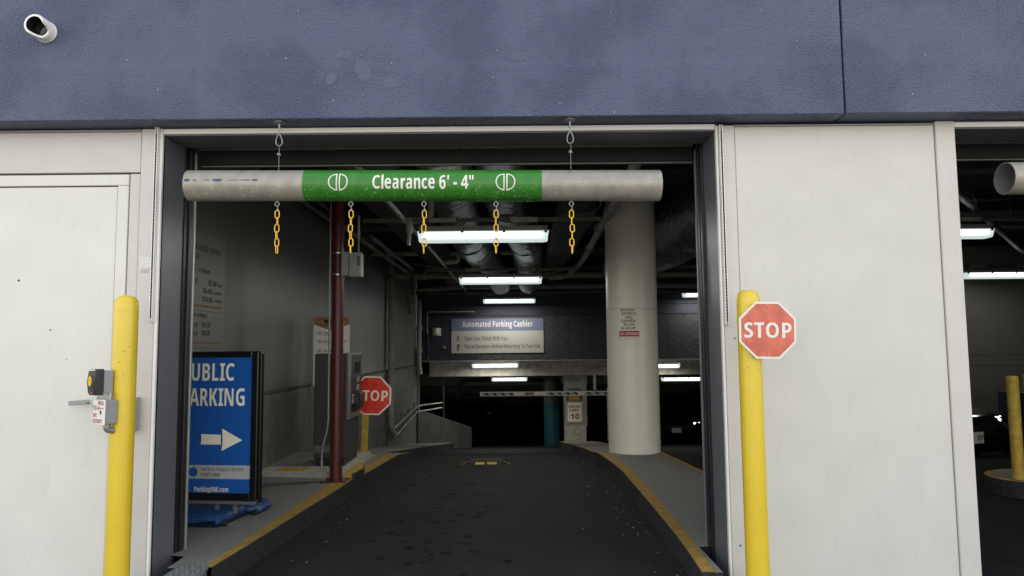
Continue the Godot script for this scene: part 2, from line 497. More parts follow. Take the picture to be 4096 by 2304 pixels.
func bar_print(base: Color, sd: int, pale: Color, dark: Color, count: int) -> StandardMaterial3D:   # u round the pipe (0.25 = front, 0.5 = underside), v along it
	var im := Image.create(512, 1024, false, Image.FORMAT_RGB8)
	var f := FastNoiseLite.new(); f.seed = sd; f.frequency = 0.02; f.fractal_octaves = 5
	for y in 1024:
		for x in 512:
			var k := 1.0 + 0.10 * f.get_noise_2d(x * 0.35, y * 1.4) + 0.05 * f.get_noise_2d(x * 9.0, y * 0.7)
			im.set_pixel(x, y, Color(base.r * k, base.g * k, base.b * k))
	var rng := RandomNumberGenerator.new(); rng.seed = sd
	for i in count:
		var low := 512.0 * clampf(0.375 + rng.randfn(0.0, 0.045), 0.2, 0.5)
		var yy := rng.randf_range(0, 1023)
		if i % 3 == 0:
			line_on(im, low - rng.randf_range(0, 70), yy, 1, rng.randf_range(-0.15, 0.15), rng.randi_range(6, 34), dark.lerp(base, rng.randf()), 1)
		else:
			line_on(im, low, yy, rng.randf_range(0.6, 1), rng.randf_range(-0.8, 0.8), rng.randi_range(3, 16), pale.lerp(base, rng.randf_range(0, 0.35)), rng.randi_range(1, 2))
	var m := StandardMaterial3D.new()
	m.albedo_texture = ImageTexture.create_from_image(im)
	return m
func lane_material() -> void:   # asphalt of the lane with its oil drips and crumbs, x -1.8 .. 1.2, z -4.2 .. -13
	var w := 512; var h := 1400
	var im := Image.create(w, h, false, Image.FORMAT_RGB8)
	var f := FastNoiseLite.new(); f.seed = 5; f.frequency = 0.012; f.fractal_octaves = 5
	var q := FastNoiseLite.new(); q.seed = 6; q.frequency = 0.35; q.fractal_octaves = 2
	for y in h:
		for x in w:
			var mid := exp(-pow((x - 225.0) / 60.0, 2.0))
			var k := 0.158 * (1.0 + 0.16 * f.get_noise_2d(x, y * 0.6) + 0.16 * q.get_noise_2d(x, y) - 0.08 * mid * (0.5 + 0.9 * f.get_noise_2d(x + 900, y * 1.4)))
			im.set_pixel(x, y, Color(k * 1.01, k * 0.99, k * 1.0))
	var rng := RandomNumberGenerator.new(); rng.seed = 17
	for i in 110:
		var cx := 225.0 + rng.randfn(0, 42); var cy := rng.randf_range(10, 900)
		var r := rng.randf_range(2.5, 8.0); var s := rng.randf_range(0.35, 1.0); var wob := rng.randf_range(0, TAU)
		for y in range(int(cy - 14), int(cy + 14)):
			for x in range(int(cx - 14), int(cx + 14)):
				if x < 0 or y < 0 or x >= w or y >= h: continue
				var d := Vector2(x - cx, y - cy)
				var rr := r * (1.0 + 0.2 * sin(3.0 * d.angle() + wob) + 0.12 * sin(7.0 * d.angle()))
				var k := clampf((rr - d.length()) / 1.6, 0, 1) * s
				im.set_pixel(x, y, im.get_pixel(x, y) * (1.0 - k))
	for i in 150:
		var x := rng.randi_range(0, w - 4); var y := rng.randi_range(0, 1000)
		var c := Color(0.5, 0.49, 0.46).lerp(Color(0.25, 0.25, 0.25), rng.randf())
		line_on(im, x, y, 1, rng.randf_range(-0.6, 0.6), rng.randi_range(1, 2) if i % 9 else 7, c)
	var m := StandardMaterial3D.new()
	m.albedo_texture = ImageTexture.create_from_image(im); m.roughness = 0.8; m.metallic_specular = 0.25
	M.lane = m

# ---------------------------------------------------------------- ground
func ground() -> void:
	var s := MB.new()
	s.quad(Vector3(-150, 0, 200), Vector3(150, 0, 200), Vector3(150, 0, -4.19), Vector3(-150, 0, -4.19), Vector3.UP)
	single("street", s, M.street, "pale street pavement in front of the garage door", "street", "", "structure")
	# garage floor
	var fl := MB.new()
	for z in [[-4.19, -8.5], [-8.5, -42.0], [-42.0, -66.0]]:
		fl.quad(Vector3(-9.2, fall(z[0]), z[0]), Vector3(12, fall(z[0]), z[0]), Vector3(12, fall(z[1]), z[1]), Vector3(-9.2, fall(z[1]), z[1]), Vector3.UP)
	single("garage_floor", fl, M.asphalt, "dark asphalt floor of the garage running down its ramp", "floor", "", "structure")
	var ln := MB.new()
	var zs := [-4.2, -6.0, -8.5, -13.0]
	for i in 3:
		var a: float = zs[i]; var b: float = zs[i + 1]
		var va := (-a - 4.2) / 8.8; var vb := (-b - 4.2) / 8.8
		var p := [Vector3(-1.8, fall(a) + 0.004, a), Vector3(1.2, fall(a) + 0.004, a), Vector3(1.2, fall(b) + 0.004, b), Vector3(-1.8, fall(b) + 0.004, b)]
		var t := [Vector2(0, va), Vector2(1, va), Vector2(1, vb), Vector2(0, vb)]
		ln.tri(p[0], p[1], p[2], Vector3.UP, Vector3.UP, Vector3.UP, t[0], t[1], t[2])
		ln.tri(p[0], p[2], p[3], Vector3.UP, Vector3.UP, Vector3.UP, t[0], t[2], t[3])
	single("driveway_lane", ln, M.lane, "black entry lane spotted with oil drips between the two kerbs", "lane", "", "structure")
	# left walk
	var edge := resample(smooth([Vector2(-1.742, -4.2), Vector2(-1.695, -4.75), Vector2(-1.632, -5.6), Vector2(-1.561, -6.5), Vector2(-1.53, -7.05), Vector2(-1.466, -7.35), Vector2(-1.40, -8.0), Vector2(-1.31, -8.75), Vector2(-1.29, -9.0)]), 0.3)
	var rear := resample([Vector2(-1.66, -9.35), Vector2(-1.66, -12), Vector2(-1.62, -16), Vector2(-1.62, -29)], 1.0)
	var walk := thing("left_walk", "grey concrete walk along the left garage wall", "walkway", Vector3.ZERO, 0, "", "structure")
	var top := MB.new()
	var wall_line := func(a): 
		var o := []
		for p in a: o.append(Vector2(-2.0 if p.y > -4.5 else -2.5, p.y))
		return o
	var whole := edge + rear
	ribbon(top, (wall_line as Callable).call(whole), whole, 0.15)
	part(walk, "walk_surface", top, M.concrete)
	var kf := MB.new()
	face(kf, whole, -0.06, 0.15, Vector3(1, 0, 0.2))
	part(walk, "kerb_face", kf, M.kerb_black, "black painted kerb face of the left walk")
	var wd := []
	for p in edge:
		wd.append(-clampf(remap(-p.y, 4.2, 6.6, 0.055, 0.15), 0.05, 0.15))
	var pt := MB.new()
	var e2 := offset_x(edge, [0.0])
	ribbon(pt, offset_x(e2, wd), e2, 0.154)
	part(walk, "kerb_paint", pt, M.yellow_paint, "worn yellow stripe on the left kerb")
	# right island
	var le := resample(smooth([Vector2(1.03, -3.95), Vector2(1.07, -4.82), Vector2(1.086, -6.43), Vector2(1.084, -7.36), Vector2(1.024, -8.14), Vector2(0.965, -8.75), Vector2(1.0, -9.6), Vector2(1.09, -11.7), Vector2(1.2, -16), Vector2(1.29, -20.5)]), 0.4)
	le[0] = Vector2(1.033, -4.03)
	for i in range(le.size() - 1, 0, -1):
		if le[i].y > -4.03: le.remove_at(i)
	var re := []
	for p in le:
		re.append(Vector2(1.15 if p.y > -4.55 else 1.74 + 0.105 * (p.y + 8.56) if p.y > -8.56 else 1.74 + 0.04 * (-p.y - 8.56), p.y))
	var isl := thing("right_island", "raised concrete island with yellow edges beside the entry lane", "traffic island", Vector3.ZERO, 0, "", "structure")
	var it := MB.new(); ribbon(it, le, re, 0.15)
	part(isl, "island_surface", it, M.concrete)
	var ik := MB.new()
	ik.quad(on(le[0], -0.05), on(re[0], -0.05), on(re[0], 0.15), on(le[0], 0.15), Vector3(0, 0, 1))
	face(ik, le, -0.06, 0.15, Vector3(-1, 0, 0.2)); face(ik, re, -0.06, 0.15, Vector3(1, 0, 0.2))
	part(isl, "kerb_face", ik, M.kerb_black)
	var ip := MB.new()
	var w2 := []
	for p in le:
		w2.append(clampf(remap(-p.y, 4.2, 6.0, 0.075, 0.095), 0.07, 0.1) if p.y > -9.6 else 0.05)
	ribbon(ip, le, offset_x(le, w2), 0.154)
	part(isl, "kerb_paint", ip, M.yellow_paint, "yellow stripe on the lane side of the island")
	var iq := MB.new()
	var ri := re.filter(func(p): return p.y < -4.6)
	ribbon(iq, offset_x(ri, [-0.06]), ri, 0.154)
	part(isl, "kerb_paint", iq, M.yellow_paint, "yellow stripe on the far side of the island")
	# chequer plate at the foot of the left door jamb
	var cp := thing("chequer_plate", "silver chequer plate at the foot of the left door jamb", "floor plate")
	var pl := MB.new().prism(PackedVector2Array([Vector2(-1.93, 4.225), Vector2(-1.775, 4.21), Vector2(-1.745, 4.16), Vector2(-1.69, 3.9), Vector2(-1.93, 3.9)]), -0.006, 0.006, Transform3D(Basis(Vector3(1, 0, 0), Vector3(0, 0, -1), Vector3(0, 1, 0)), Vector3(0, 0.158, 0)))
	pl.box2(-1.92, -1.76, 0.0, 0.15, -4.18, -3.92)
	part(cp, "plate", pl, M.galvanised)
	var lug := MB.new()
	for i in 6:
		for j in 8:
			lug.box(Vector3(-1.91 + i * 0.03 + (0.015 if j % 2 else 0.0), 0.166, -4.2 + j * 0.034), Vector3(0.022, 0.004, 0.006), 0.002, Basis(Vector3.UP, 0.7 if (i + j) % 2 else -0.7))
	part(cp, "raised_lugs", lug, M.galvanised, "", "stuff")
	# crumbs along the right kerb
	var rng := RandomNumberGenerator.new(); rng.seed = 4
	var cr := MB.new()
	for i in 110:
		var z := -rng.randf_range(4.4, 9.5)
		var right := i % 4 != 0
		var x := (1.04 - absf(rng.randfn(0, 0.16))) if right else (-1.58 + 0.05 * (-z - 5) + absf(rng.randfn(0, 0.14)))
		var sz := rng.randf_range(0.002, 0.007) * (2.2 if i % 17 == 0 else 1.0)
		cr.box(Vector3(x, fall(z) + 0.006, z), Vector3(sz * rng.randf_range(1, 2.5), 0.003, sz), 0.0, Basis(Vector3.UP, rng.randf() * 3))
	single("litter", cr, M.debris, "dry leaf crumbs and grit scattered along both kerbs of the lane", "litter", "", "stuff")

# ---------------------------------------------------------------- facade
func facade() -> void:
	var f := -4.2
	# blue upper wall in two rendered panels
	var bw := thing("upper_wall", "blue stucco wall above the garage doors", "wall", Vector3.ZERO, 0, "", "structure")
	part(bw, "stucco_panel", MB.new().box2(-9, 1.953, 2.738, 6.6, -4.05, -4.55, 0.006), M.stucco)
	part(bw, "stucco_panel", MB.new().box2(1.963, 12.5, 2.74, 6.6, -4.05, -4.55, 0.006), M.stucco)
	part(bw, "joint_backing", MB.new().box2(1.94, 1.975, 2.75, 6.55, -4.075, -4.5), M.gap)
	var rng := RandomNumberGenerator.new(); rng.seed = 12
	for q in [[-0.87, 3.03, 0.052, 0.085, 0.3], [-1.05, 2.98, 0.035, 0.045, -0.4], [-0.7, 2.95, 0.06, 0.03, -0.2], [-0.98, 3.12, 0.07, 0.022, 0.2], [0.05, 3.1, 0.05, 0.03, 0.1]]:
		var poly := PackedVector2Array()
		for k in 14:
			var a := TAU * k / 14
			var r := rng.randf_range(0.75, 1.1)
			poly.append(Vector2(cos(a) * q[2] * r, sin(a) * q[3] * r).rotated(q[4]))
		part(bw, "trowel_patch", MB.new().prism(poly, 0, 0.0012, Transform3D(Basis(), Vector3(q[0], q[1], -4.05))), M.stucco_patch, "scraped patch in the blue stucco")
	var fk := MB.new()
	for i in 26:
		var x := rng.randf_range(-2.8, 2.6); var y := rng.randf_range(2.76, 3.4)
		fk.box(Vector3(x, y, -4.0495), Vector3(0.002, rng.randf_range(0.003, 0.011), 0.001), 0.0, Basis(Vector3.BACK, rng.randf_range(-0.5, 0.5)))
	part(bw, "paint_flecks", fk, M.sign_white, "", "stuff")
	# solid wall behind the cladding
	var sw := thing("door_wall", "solid wall behind the white cladding round the garage doors", "wall", Vector3.ZERO, 0, "", "structure")
	for x in [[-9.0, -2.12], [1.255, 2.665], [6.0, 12.0]]:
		part(sw, "wall_core", MB.new().box2(x[0], x[1], -0.1, 2.737, f - 0.03, f - 0.32), M.gap)
	part(sw, "wall_core", MB.new().box2(12.0, 12.4, -0.1, 2.737, f, f - 0.32), M.gap)
	# white cladding, left
	var cl := thing("left_cladding", "off white steel cladding round the service door", "wall panel", Vector3.ZERO, 0, "", "structure")
	part(cl, "header_panel", MB.new().box2(-6, -2.231, 2.467, 2.716, f, f - 0.028, 0.003), M.panel_warm)
	part(cl, "top_rail", MB.new().box2(-6, -2.231, 2.7185, 2.733, f - 0.004, f - 0.028, 0.002), M.aluminium)
	part(cl, "jamb_trim", MB.new().box2(-2.227, -2.1175, 0.001, 2.733, f + 0.006, f - 0.028, 0.004), M.panel_warm)
	part(cl, "edge_strip", MB.new().box2(-2.1155, -2.098, 0.001, 2.733, f + 0.008, f - 0.028, 0.003), M.trim_white)
	part(cl, "filler_panel", MB.new().box2(-2.293, -2.231, 0.001, 2.459, f - 0.004, f - 0.028, 0.003), M.panel_warm)
	part(cl, "side_panel", MB.new().box2(-6, -3.42, 0.001, 2.459, f, f - 0.028, 0.003), M.panel)
	# white cladding, right
	var cr := thing("right_cladding", "off white steel cladding between the two garage doors", "wall panel", Vector3.ZERO, 0, "", "structure")
	part(cr, "edge_strip", MB.new().box2(1.237, 1.2495, 0.001, 2.722, f + 0.008, f - 0.028, 0.003), M.trim_white)
	part(cr, "jamb_trim", MB.new().box2(1.2525, 1.351, 0.001, 2.722, f + 0.006, f - 0.028, 0.004), M.panel_warm)
	part(cr, "main_panel", MB.new().box2(1.354, 2.557, 0.001, 2.714, f, f - 0.028, 0.003), M.panel)
	part(cr, "top_rail", MB.new().box2(1.354, 2.557, 2.7165, 2.728, f - 0.002, f - 0.028, 0.002), M.aluminium)
	part(cr, "post_cover", MB.new().box2(2.561, 2.678, 0.001, 2.736, f + 0.012, f - 0.3, 0.004), M.panel_warm)
	# opening trims
	for o in [[-2.098, 1.237], [2.678, 6.0]]:
		var hd := thing("door_frame", "dark steel door frame with white edge around the " + ("entry lane opening" if o[0] < 0 else "second opening at the far right"), "door frame", Vector3.ZERO, 0, "", "structure")
		part(hd, "head_edge", MB.new().box2(o[0] + 0.001, o[1] - 0.001, 2.7, 2.732, f + 0.004, f - 0.012, 0.003), M.trim_white, "white edge along the top of the opening")
		part(hd, "head_reveal", MB.new().box2(o[0] + 0.001, o[1] - 0.001, 2.694, 2.737, f - 0.014, f - 0.285), M.steel_dark)
		part(hd, "jamb_reveal", MB.new().box2(o[0] - 0.02, o[0], 0.001, 2.693, f - 0.01, f - 0.285), M.steel_dark)
		part(hd, "jamb_reveal", MB.new().box2(o[1], o[1] + 0.018, 0.001, 2.693, f - 0.01, f - 0.285), M.steel_dark)
		# shutter guides and bottom rail
		part(hd, "shutter_guide", MB.new().box2(o[0] - 0.03, o[0] + 0.008, 0.001, 2.72, f - 0.29, f - 0.325), M.steel_black)
		part(hd, "shutter_guide", MB.new().box2(o[0] - 0.02, o[0] + 0.02, 0.001, 2.72, f - 0.335, f - 0.385, 0.003), M.steel_black)
		part(hd, "guide_edge", MB.new().box2(o[0] + 0.006, o[0] + 0.027, 0.001, 2.69, f - 0.39, f - 0.41, 0.002), M.aluminium)
		part(hd, "shutter_guide", MB.new().box2(o[1] - 0.018, o[1] + 0.03, 0.001, 2.72, f - 0.29, f - 0.325), M.steel_black)
		part(hd, "shutter_guide", MB.new().box2(o[1] - 0.022, o[1] + 0.01, 0.001, 2.72, f - 0.335, f - 0.385, 0.003), M.steel_black)
		part(hd, "guide_edge", MB.new().box2(o[1] - 0.03, o[1] - 0.014, 0.001, 2.69, f - 0.39, f - 0.41, 0.002), M.steel_dark)
		part(hd, "rail_lip", MB.new().box2(o[0] + 0.06, o[1] - 0.04, 2.702, 2.719, f - 0.36, f - 0.405, 0.003), M.pipe_dark)
		part(hd, "bottom_rail", MB.new().box2(o[0] + 0.06, o[1] - 0.04, 2.608, 2.7, f - 0.385, f - 0.42, 0.003), M.steel_brown)
		part(hd, "rail_seal", MB.new().box2(o[0] + 0.06, o[1] - 0.04, 2.596, 2.605, f - 0.39, f - 0.415), M.pipe_dark)
		var bl := MB.new()
		for x in [0.33, 0.37]:
			for y in [2.63, 2.685]:
				bl.lathe(Vector3(lerpf(o[0], o[1], 0.53) + (x - 0.35) * 1.2, y - 0.002, f - 0.384), [Vector2(0.006, 0), Vector2(0.004, 0.004)], 6)
		part(hd, "rail_rivets", bl, M.galvanised, "", "stuff")
	# perforated tracks beside the opening
	for o in [[-2.1245, 1.566, 2.735, "left"], [1.2625, 1.516, 2.72, "right"]]:
		var tr := thing("perforated_track", "slotted metal track on the %s edge of the entry opening" % o[3], "track", Vector3(o[0], 0, f + 0.0265), 0, "slotted tracks beside the opening")
		part(tr, "channel", MB.new().box2(-0.009, -0.0052, o[1], o[2], 0.008, -0.02).box2(0.0052, 0.009, o[1], o[2], 0.008, -0.02).box2(-0.0051, 0.0051, o[1], o[2], -0.01, -0.02), M.trim_white)
		var sl := MB.new()
		var y: float = o[1] + 0.03
		while y < o[2] - 0.04:
			sl.box(Vector3(0, y, 0.0), Vector3(0.0098, 0.0125, 0.013)); y += 0.0185
		part(tr, "slots", sl, M.gap, "", "stuff")
		for yy in [o[1] + 0.012, o[2] - 0.014]:
			part(tr, "end_cap", MB.new().box(Vector3(0, yy, 0.0), Vector3(0.0066, 0.022, 0.014), 0.002), M.aluminium)
	# service door
	var d := thing("service_door", "white steel service door with lever handle left of the garage opening", "door")
	part(d, "door_frame", MB.new().box2(-3.41, -2.298, 2.388, 2.455, f + 0.002, f - 0.028, 0.003).box2(-2.362, -2.298, 0.001, 2.3865, f + 0.002, f - 0.028, 0.003).box2(-3.41, -3.346, 0.001, 2.3865, f + 0.002, f - 0.028, 0.003), M.door_white)
	part(d, "door_leaf", MB.new().box2(-3.34, -2.367, 0.006, 2.381, f - 0.006, f - 0.028, 0.002), M.door_white)
	var hz := f - 0.006
	var hp := part(d, "handle", MB.new().tube([Vector3(-2.415, 1.108, hz + 0.02), Vector3(-2.415, 1.108, hz + 0.045), Vector3(-2.43, 1.107, hz + 0.055), Vector3(-2.47, 1.105, hz + 0.056)], 0.01, 8).box(Vector3(-2.515, 1.1, hz + 0.055), Vector3(0.12, 0.026, 0.01), 0.003, Basis(Vector3.BACK, 0.06)), M.handle_steel)
	part(hp, "rose", MB.new().cyl(Vector3(-2.395, 1.112, hz), Vector3(-2.395, 1.112, hz + 0.018), 0.042, 24), M.handle_steel)
	part(hp, "keyhole", MB.new().cyl(Vector3(-2.43, 1.105, hz + 0.057), Vector3(-2.43, 1.105, hz + 0.066), 0.0125, 14), M.aluminium)
	for q in [[-2.936, 1.82, 0.009], [-2.735, 1.524, 0.007], [-2.63, 1.35, 0.004], [-2.35, 2.0, 0.003]]:
		part(d, "paint_chip", MB.new().prism(PackedVector2Array([Vector2(-q[2], 0), Vector2(-0.2 * q[2], -0.8 * q[2]), Vector2(q[2], -0.2 * q[2]), Vector2(0.4 * q[2], 0.8 * q[2])]), 0, 0.0008, Transform3D(Basis(), Vector3(q[0], q[1], hz))), M.steel_black)
	# tape patch
	var tp := MB.new()
	var rr := RandomNumberGenerator.new(); rr.seed = 3
	var rows := []
	for i in 7:
		var row := PackedVector3Array()
		for j in 6:
			row.append(Vector3(-2.211 + 0.075 * j / 5.0, 1.861 + 0.096 * i / 6.0, f + 0.0085 + (rr.randf_range(0, 0.006) if i % 6 and j % 5 else 0.0)))
		rows.append(row)
	tp.loft(rows, false, false)
	single("tape_patch", tp, M.tape, "crumpled silver tape patch on the white trim left of the opening", "tape")
	single("wall_box", MB.new().box2(-2.30, -2.182, 0.934, 1.128, f + 0.0, f + 0.06, 0.004), M.box_grey, "plain grey box on the trim behind the left yellow bollard", "electrical box")
	# screws on the right trim
	var scr := MB.new()
	for q in [[1.31, 1.44], [1.263, 1.22], [1.30, 0.25]]:
		scr.cyl(Vector3(q[0], q[1], f + 0.006), Vector3(q[0], q[1], f + 0.011), 0.006, 10)
	part(cr, "screws", scr, M.chrome, "", "stuff")

# ---------------------------------------------------------------- shell of the garage
func garage_shell() -> void:
	# left wall
	var lw := thing("left_wall", "grey painted left wall of the entry lane", "wall", Vector3.ZERO, 0, "", "structure")
	part(lw, "upper_face", MB.new().box2(-2.78, -2.52, 0.94, 3.36, -4.47, -19.3), M.wall_grey)
	part(lw, "joint_backing", MB.new().box2(-2.78, -2.54, -2.2, 0.939, -4.47, -19.3), M.gap)
	var z := -4.54
	while z > -18.2:
		part(lw, "wall_panel", MB.new().box2(-2.56, -2.5, fall(z) - 0.2 if z > -9 else fall(z - 0.95) - 0.1, 0.935, z, maxf(z - 0.944, -18.56), 0.004), M.wall_lower)
		z -= 0.95
	part(lw, "ledge", MB.new().box2(-2.52, -2.492, 0.943, 0.953, -4.53, -18.56), M.pipe_dark, "thin dark conduit along the joint of the wall")
	part(lw, "ledge", MB.new().box2(-2.52, -2.49, 0.958, 0.97, -4.53, -18.56), M.pipe_dark)
	# ceiling
	var ce := thing("ceiling", "black painted concrete ceiling over the entry lanes", "ceiling", Vector3.ZERO, 0, "", "structure")
	part(ce, "slab", MB.new().box2(-2.8, 12.4, 3.36, 3.8, -4.5, -19.2), M.ceiling_dark)
	for q in [-7.0, -9.9, -12.6, -15.4]:
		part(ce, "joist", MB.new().box2(-2.5, 10.6, 3.14, 3.355, q, q - 0.22, 0.01), M.ceiling_dark)
	# sprayed beam along the lane
	single("sprayed_beam", MB.new().box2(-1.66, -1.04, 2.98, 3.14, -5.0, -18.5, 0.05), M.fireproof, "fireproofed grey beam running along the ceiling over the left kerb", "beam", "", "structure")
	# right boundary and cross wall in the second bay
	single("right_wall", MB.new().box2(10.6, 10.9, -2.0, 3.36, -4.5, -19.0), M.wall_grey, "plain right boundary wall of the second bay", "wall", "", "structure")
	var cw := thing("cross_wall", "grey cross wall behind the black car in the second bay", "wall", Vector3.ZERO, 0, "", "structure")
	part(cw, "wall_block", MB.new().box2(7.0, 10.6, -1.5, 0.96, -13.4, -13.7, 0.004), M.wall_grey)
	part(cw, "wall_block", MB.new().box2(7.0, 10.6, 0.966, 1.16, -13.4, -13.7, 0.004), M.wall_grey)
	part(cw, "wall_block", MB.new().box2(7.0, 10.6, 1.166, 3.35, -13.4, -13.7, 0.004), M.wall_grey)
	# blue header wall over the ramp
	var hw := thing("header_wall", "dark blue header wall of weathered plywood above the ramp", "wall", Vector3.ZERO, 0, "", "structure")
	part(hw, "blue_band", MB.new().box2(-2.5, 10.6, 2.492, 3.36, -18.6, -18.9, 0.004), M.blue_band)
	part(hw, "blue_band", MB.new().box2(-2.5, 10.6, 2.225, 2.484, -18.592, -18.9, 0.004), M.blue_band)
	var xs := [-2.5, -0.95, 1.5, 4.08, 6.5, 10.6]
	for i in 5:
		part(hw, "plywood_sheet", MB.new().box2(xs[i] + 0.004, xs[i + 1] - 0.004, 1.06, 2.218, -18.604 - 0.006 * (i % 2), -18.9, 0.003), M.plywood_blue if i == 0 else M.plywood)
	part(hw, "bottom_strip", MB.new().box2(-2.4, 10.6, 1.028, 1.05, -18.58, -18.9, 0.003), M.pipe_grey)
	# concrete beam and pier
	var bm := thing("ramp_beam", "pale concrete beam across the ramp under the blue wall", "beam", Vector3.ZERO, 0, "", "structure")
	part(bm, "beam_face", MB.new().box2(-2.2, 10.6, 0.63, 1.026, -18.85, -19.25, 0.01), M.concrete_light)
	var pr := thing("concrete_pier", "square concrete pier carrying the speed limit sign", "pier")
	part(pr, "cap_block", MB.new().box2(1.36, 2.0, 0.40, 0.628, -19.3, -19.9, 0.012), M.concrete_light)
	part(pr, "shaft", MB.new().box2(1.40, 1.99, -0.74, 0.396, -19.32, -19.9, 0.012), M.box_grey)
	part(pr, "base_block", MB.new().box2(1.405, 1.965, -1.4, -0.744, -19.31, -19.9, 0.012), M.concrete_light)
	# wing wall beside the ramp, boarded panels
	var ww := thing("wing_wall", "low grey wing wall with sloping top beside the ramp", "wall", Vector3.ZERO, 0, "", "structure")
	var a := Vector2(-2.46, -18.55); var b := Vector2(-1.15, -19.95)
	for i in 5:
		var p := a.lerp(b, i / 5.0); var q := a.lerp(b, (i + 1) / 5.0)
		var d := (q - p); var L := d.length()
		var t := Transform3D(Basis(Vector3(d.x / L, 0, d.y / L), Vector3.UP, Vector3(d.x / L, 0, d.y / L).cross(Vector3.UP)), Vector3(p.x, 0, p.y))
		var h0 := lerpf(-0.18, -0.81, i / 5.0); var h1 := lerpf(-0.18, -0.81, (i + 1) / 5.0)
		part(ww, "wall_panel", MB.new().prism(PackedVector2Array([Vector2(0.003, -1.6), Vector2(L - 0.003, -1.6), Vector2(L - 0.003, h1), Vector2(0.003, h0)]), -0.16, 0, t), M.wing_shade_grey)
	# lower garage
	var lg := thing("lower_ceiling", "dark concrete ceiling of the lower parking level", "ceiling", Vector3.ZERO, 0, "", "structure")
	var sl := MB.new()
	sl.prism(PackedVector2Array([Vector2(-19.25, 1.03), Vector2(-42, -1.6), Vector2(-66, -1.6), Vector2(-66, -1.3), Vector2(-42, -1.3), Vector2(-19.25, 1.4)]), -9.2, 12.0, Transform3D(Basis(Vector3(0, 0, 1), Vector3(0, 1, 0), Vector3(1, 0, 0)), Vector3.ZERO))
	part(lg, "slab", sl, M.ceiling_dark)
	for q in [-23.0, -27.5, -32.0, -36.5, -41.0, -46.0, -52.0]:
		var y := 1.03 - 0.1156 * (minf(-q, 42.0) - 19.25)
		part(lg, "cross_beam", MB.new().box2(-9.0, 11.9, y - 0.42, y - 0.01, q, q - 0.4, 0.01), M.concrete)
	var lb := thing("lower_wall", "bare concrete walls round the lower parking level", "wall", Vector3.ZERO, 0, "", "structure")
	part(lb, "wall_block", MB.new().box2(-9.5, -9.2, -4.5, 1.5, -19.25, -66.3), M.concrete)
	part(lb, "wall_block", MB.new().box2(12.0, 12.3, -4.5, 3.8, -4.5, -66.3), M.concrete)
	part(lb, "wall_block", MB.new().box2(-9.2, 12.0, -4.5, -1.2, -66.0, -66.3), M.concrete)
	part(lb, "wall_block", MB.new().box2(-9.5, -2.5, -3.0, 1.4, -18.95, -19.25), M.concrete)
	# teal column
	var tc := thing("teal_column", "round column painted teal at the foot of the ramp", "column")
	part(tc, "shaft", MB.new().cyl(Vector3(1.16, -0.29, -21.6), Vector3(1.16, 0.75, -21.6), 0.235, 24), M.pipe_dark)
	part(tc, "painted_foot", MB.new().cyl(Vector3(1.16, -1.62, -21.6), Vector3(1.16, -0.292, -21.6), 0.24, 24), M.teal, "teal painted lower half of the column")
	# cream column on the island
	var col := thing("cream_column", "thick round cream column standing on the island", "column")
	var cx := Vector3(1.447, 0.15, -8.6)
	part(col, "shaft", MB.new().lathe(cx, [Vector2(0.307, -0.02), Vector2(0.305, 0.02), Vector2(0.305, 1.685)], 48), M.column_cream)
	part(col, "shaft", MB.new().lathe(cx, [Vector2(0.304, 1.689), Vector2(0.304, 3.22)], 48), M.column_cream)

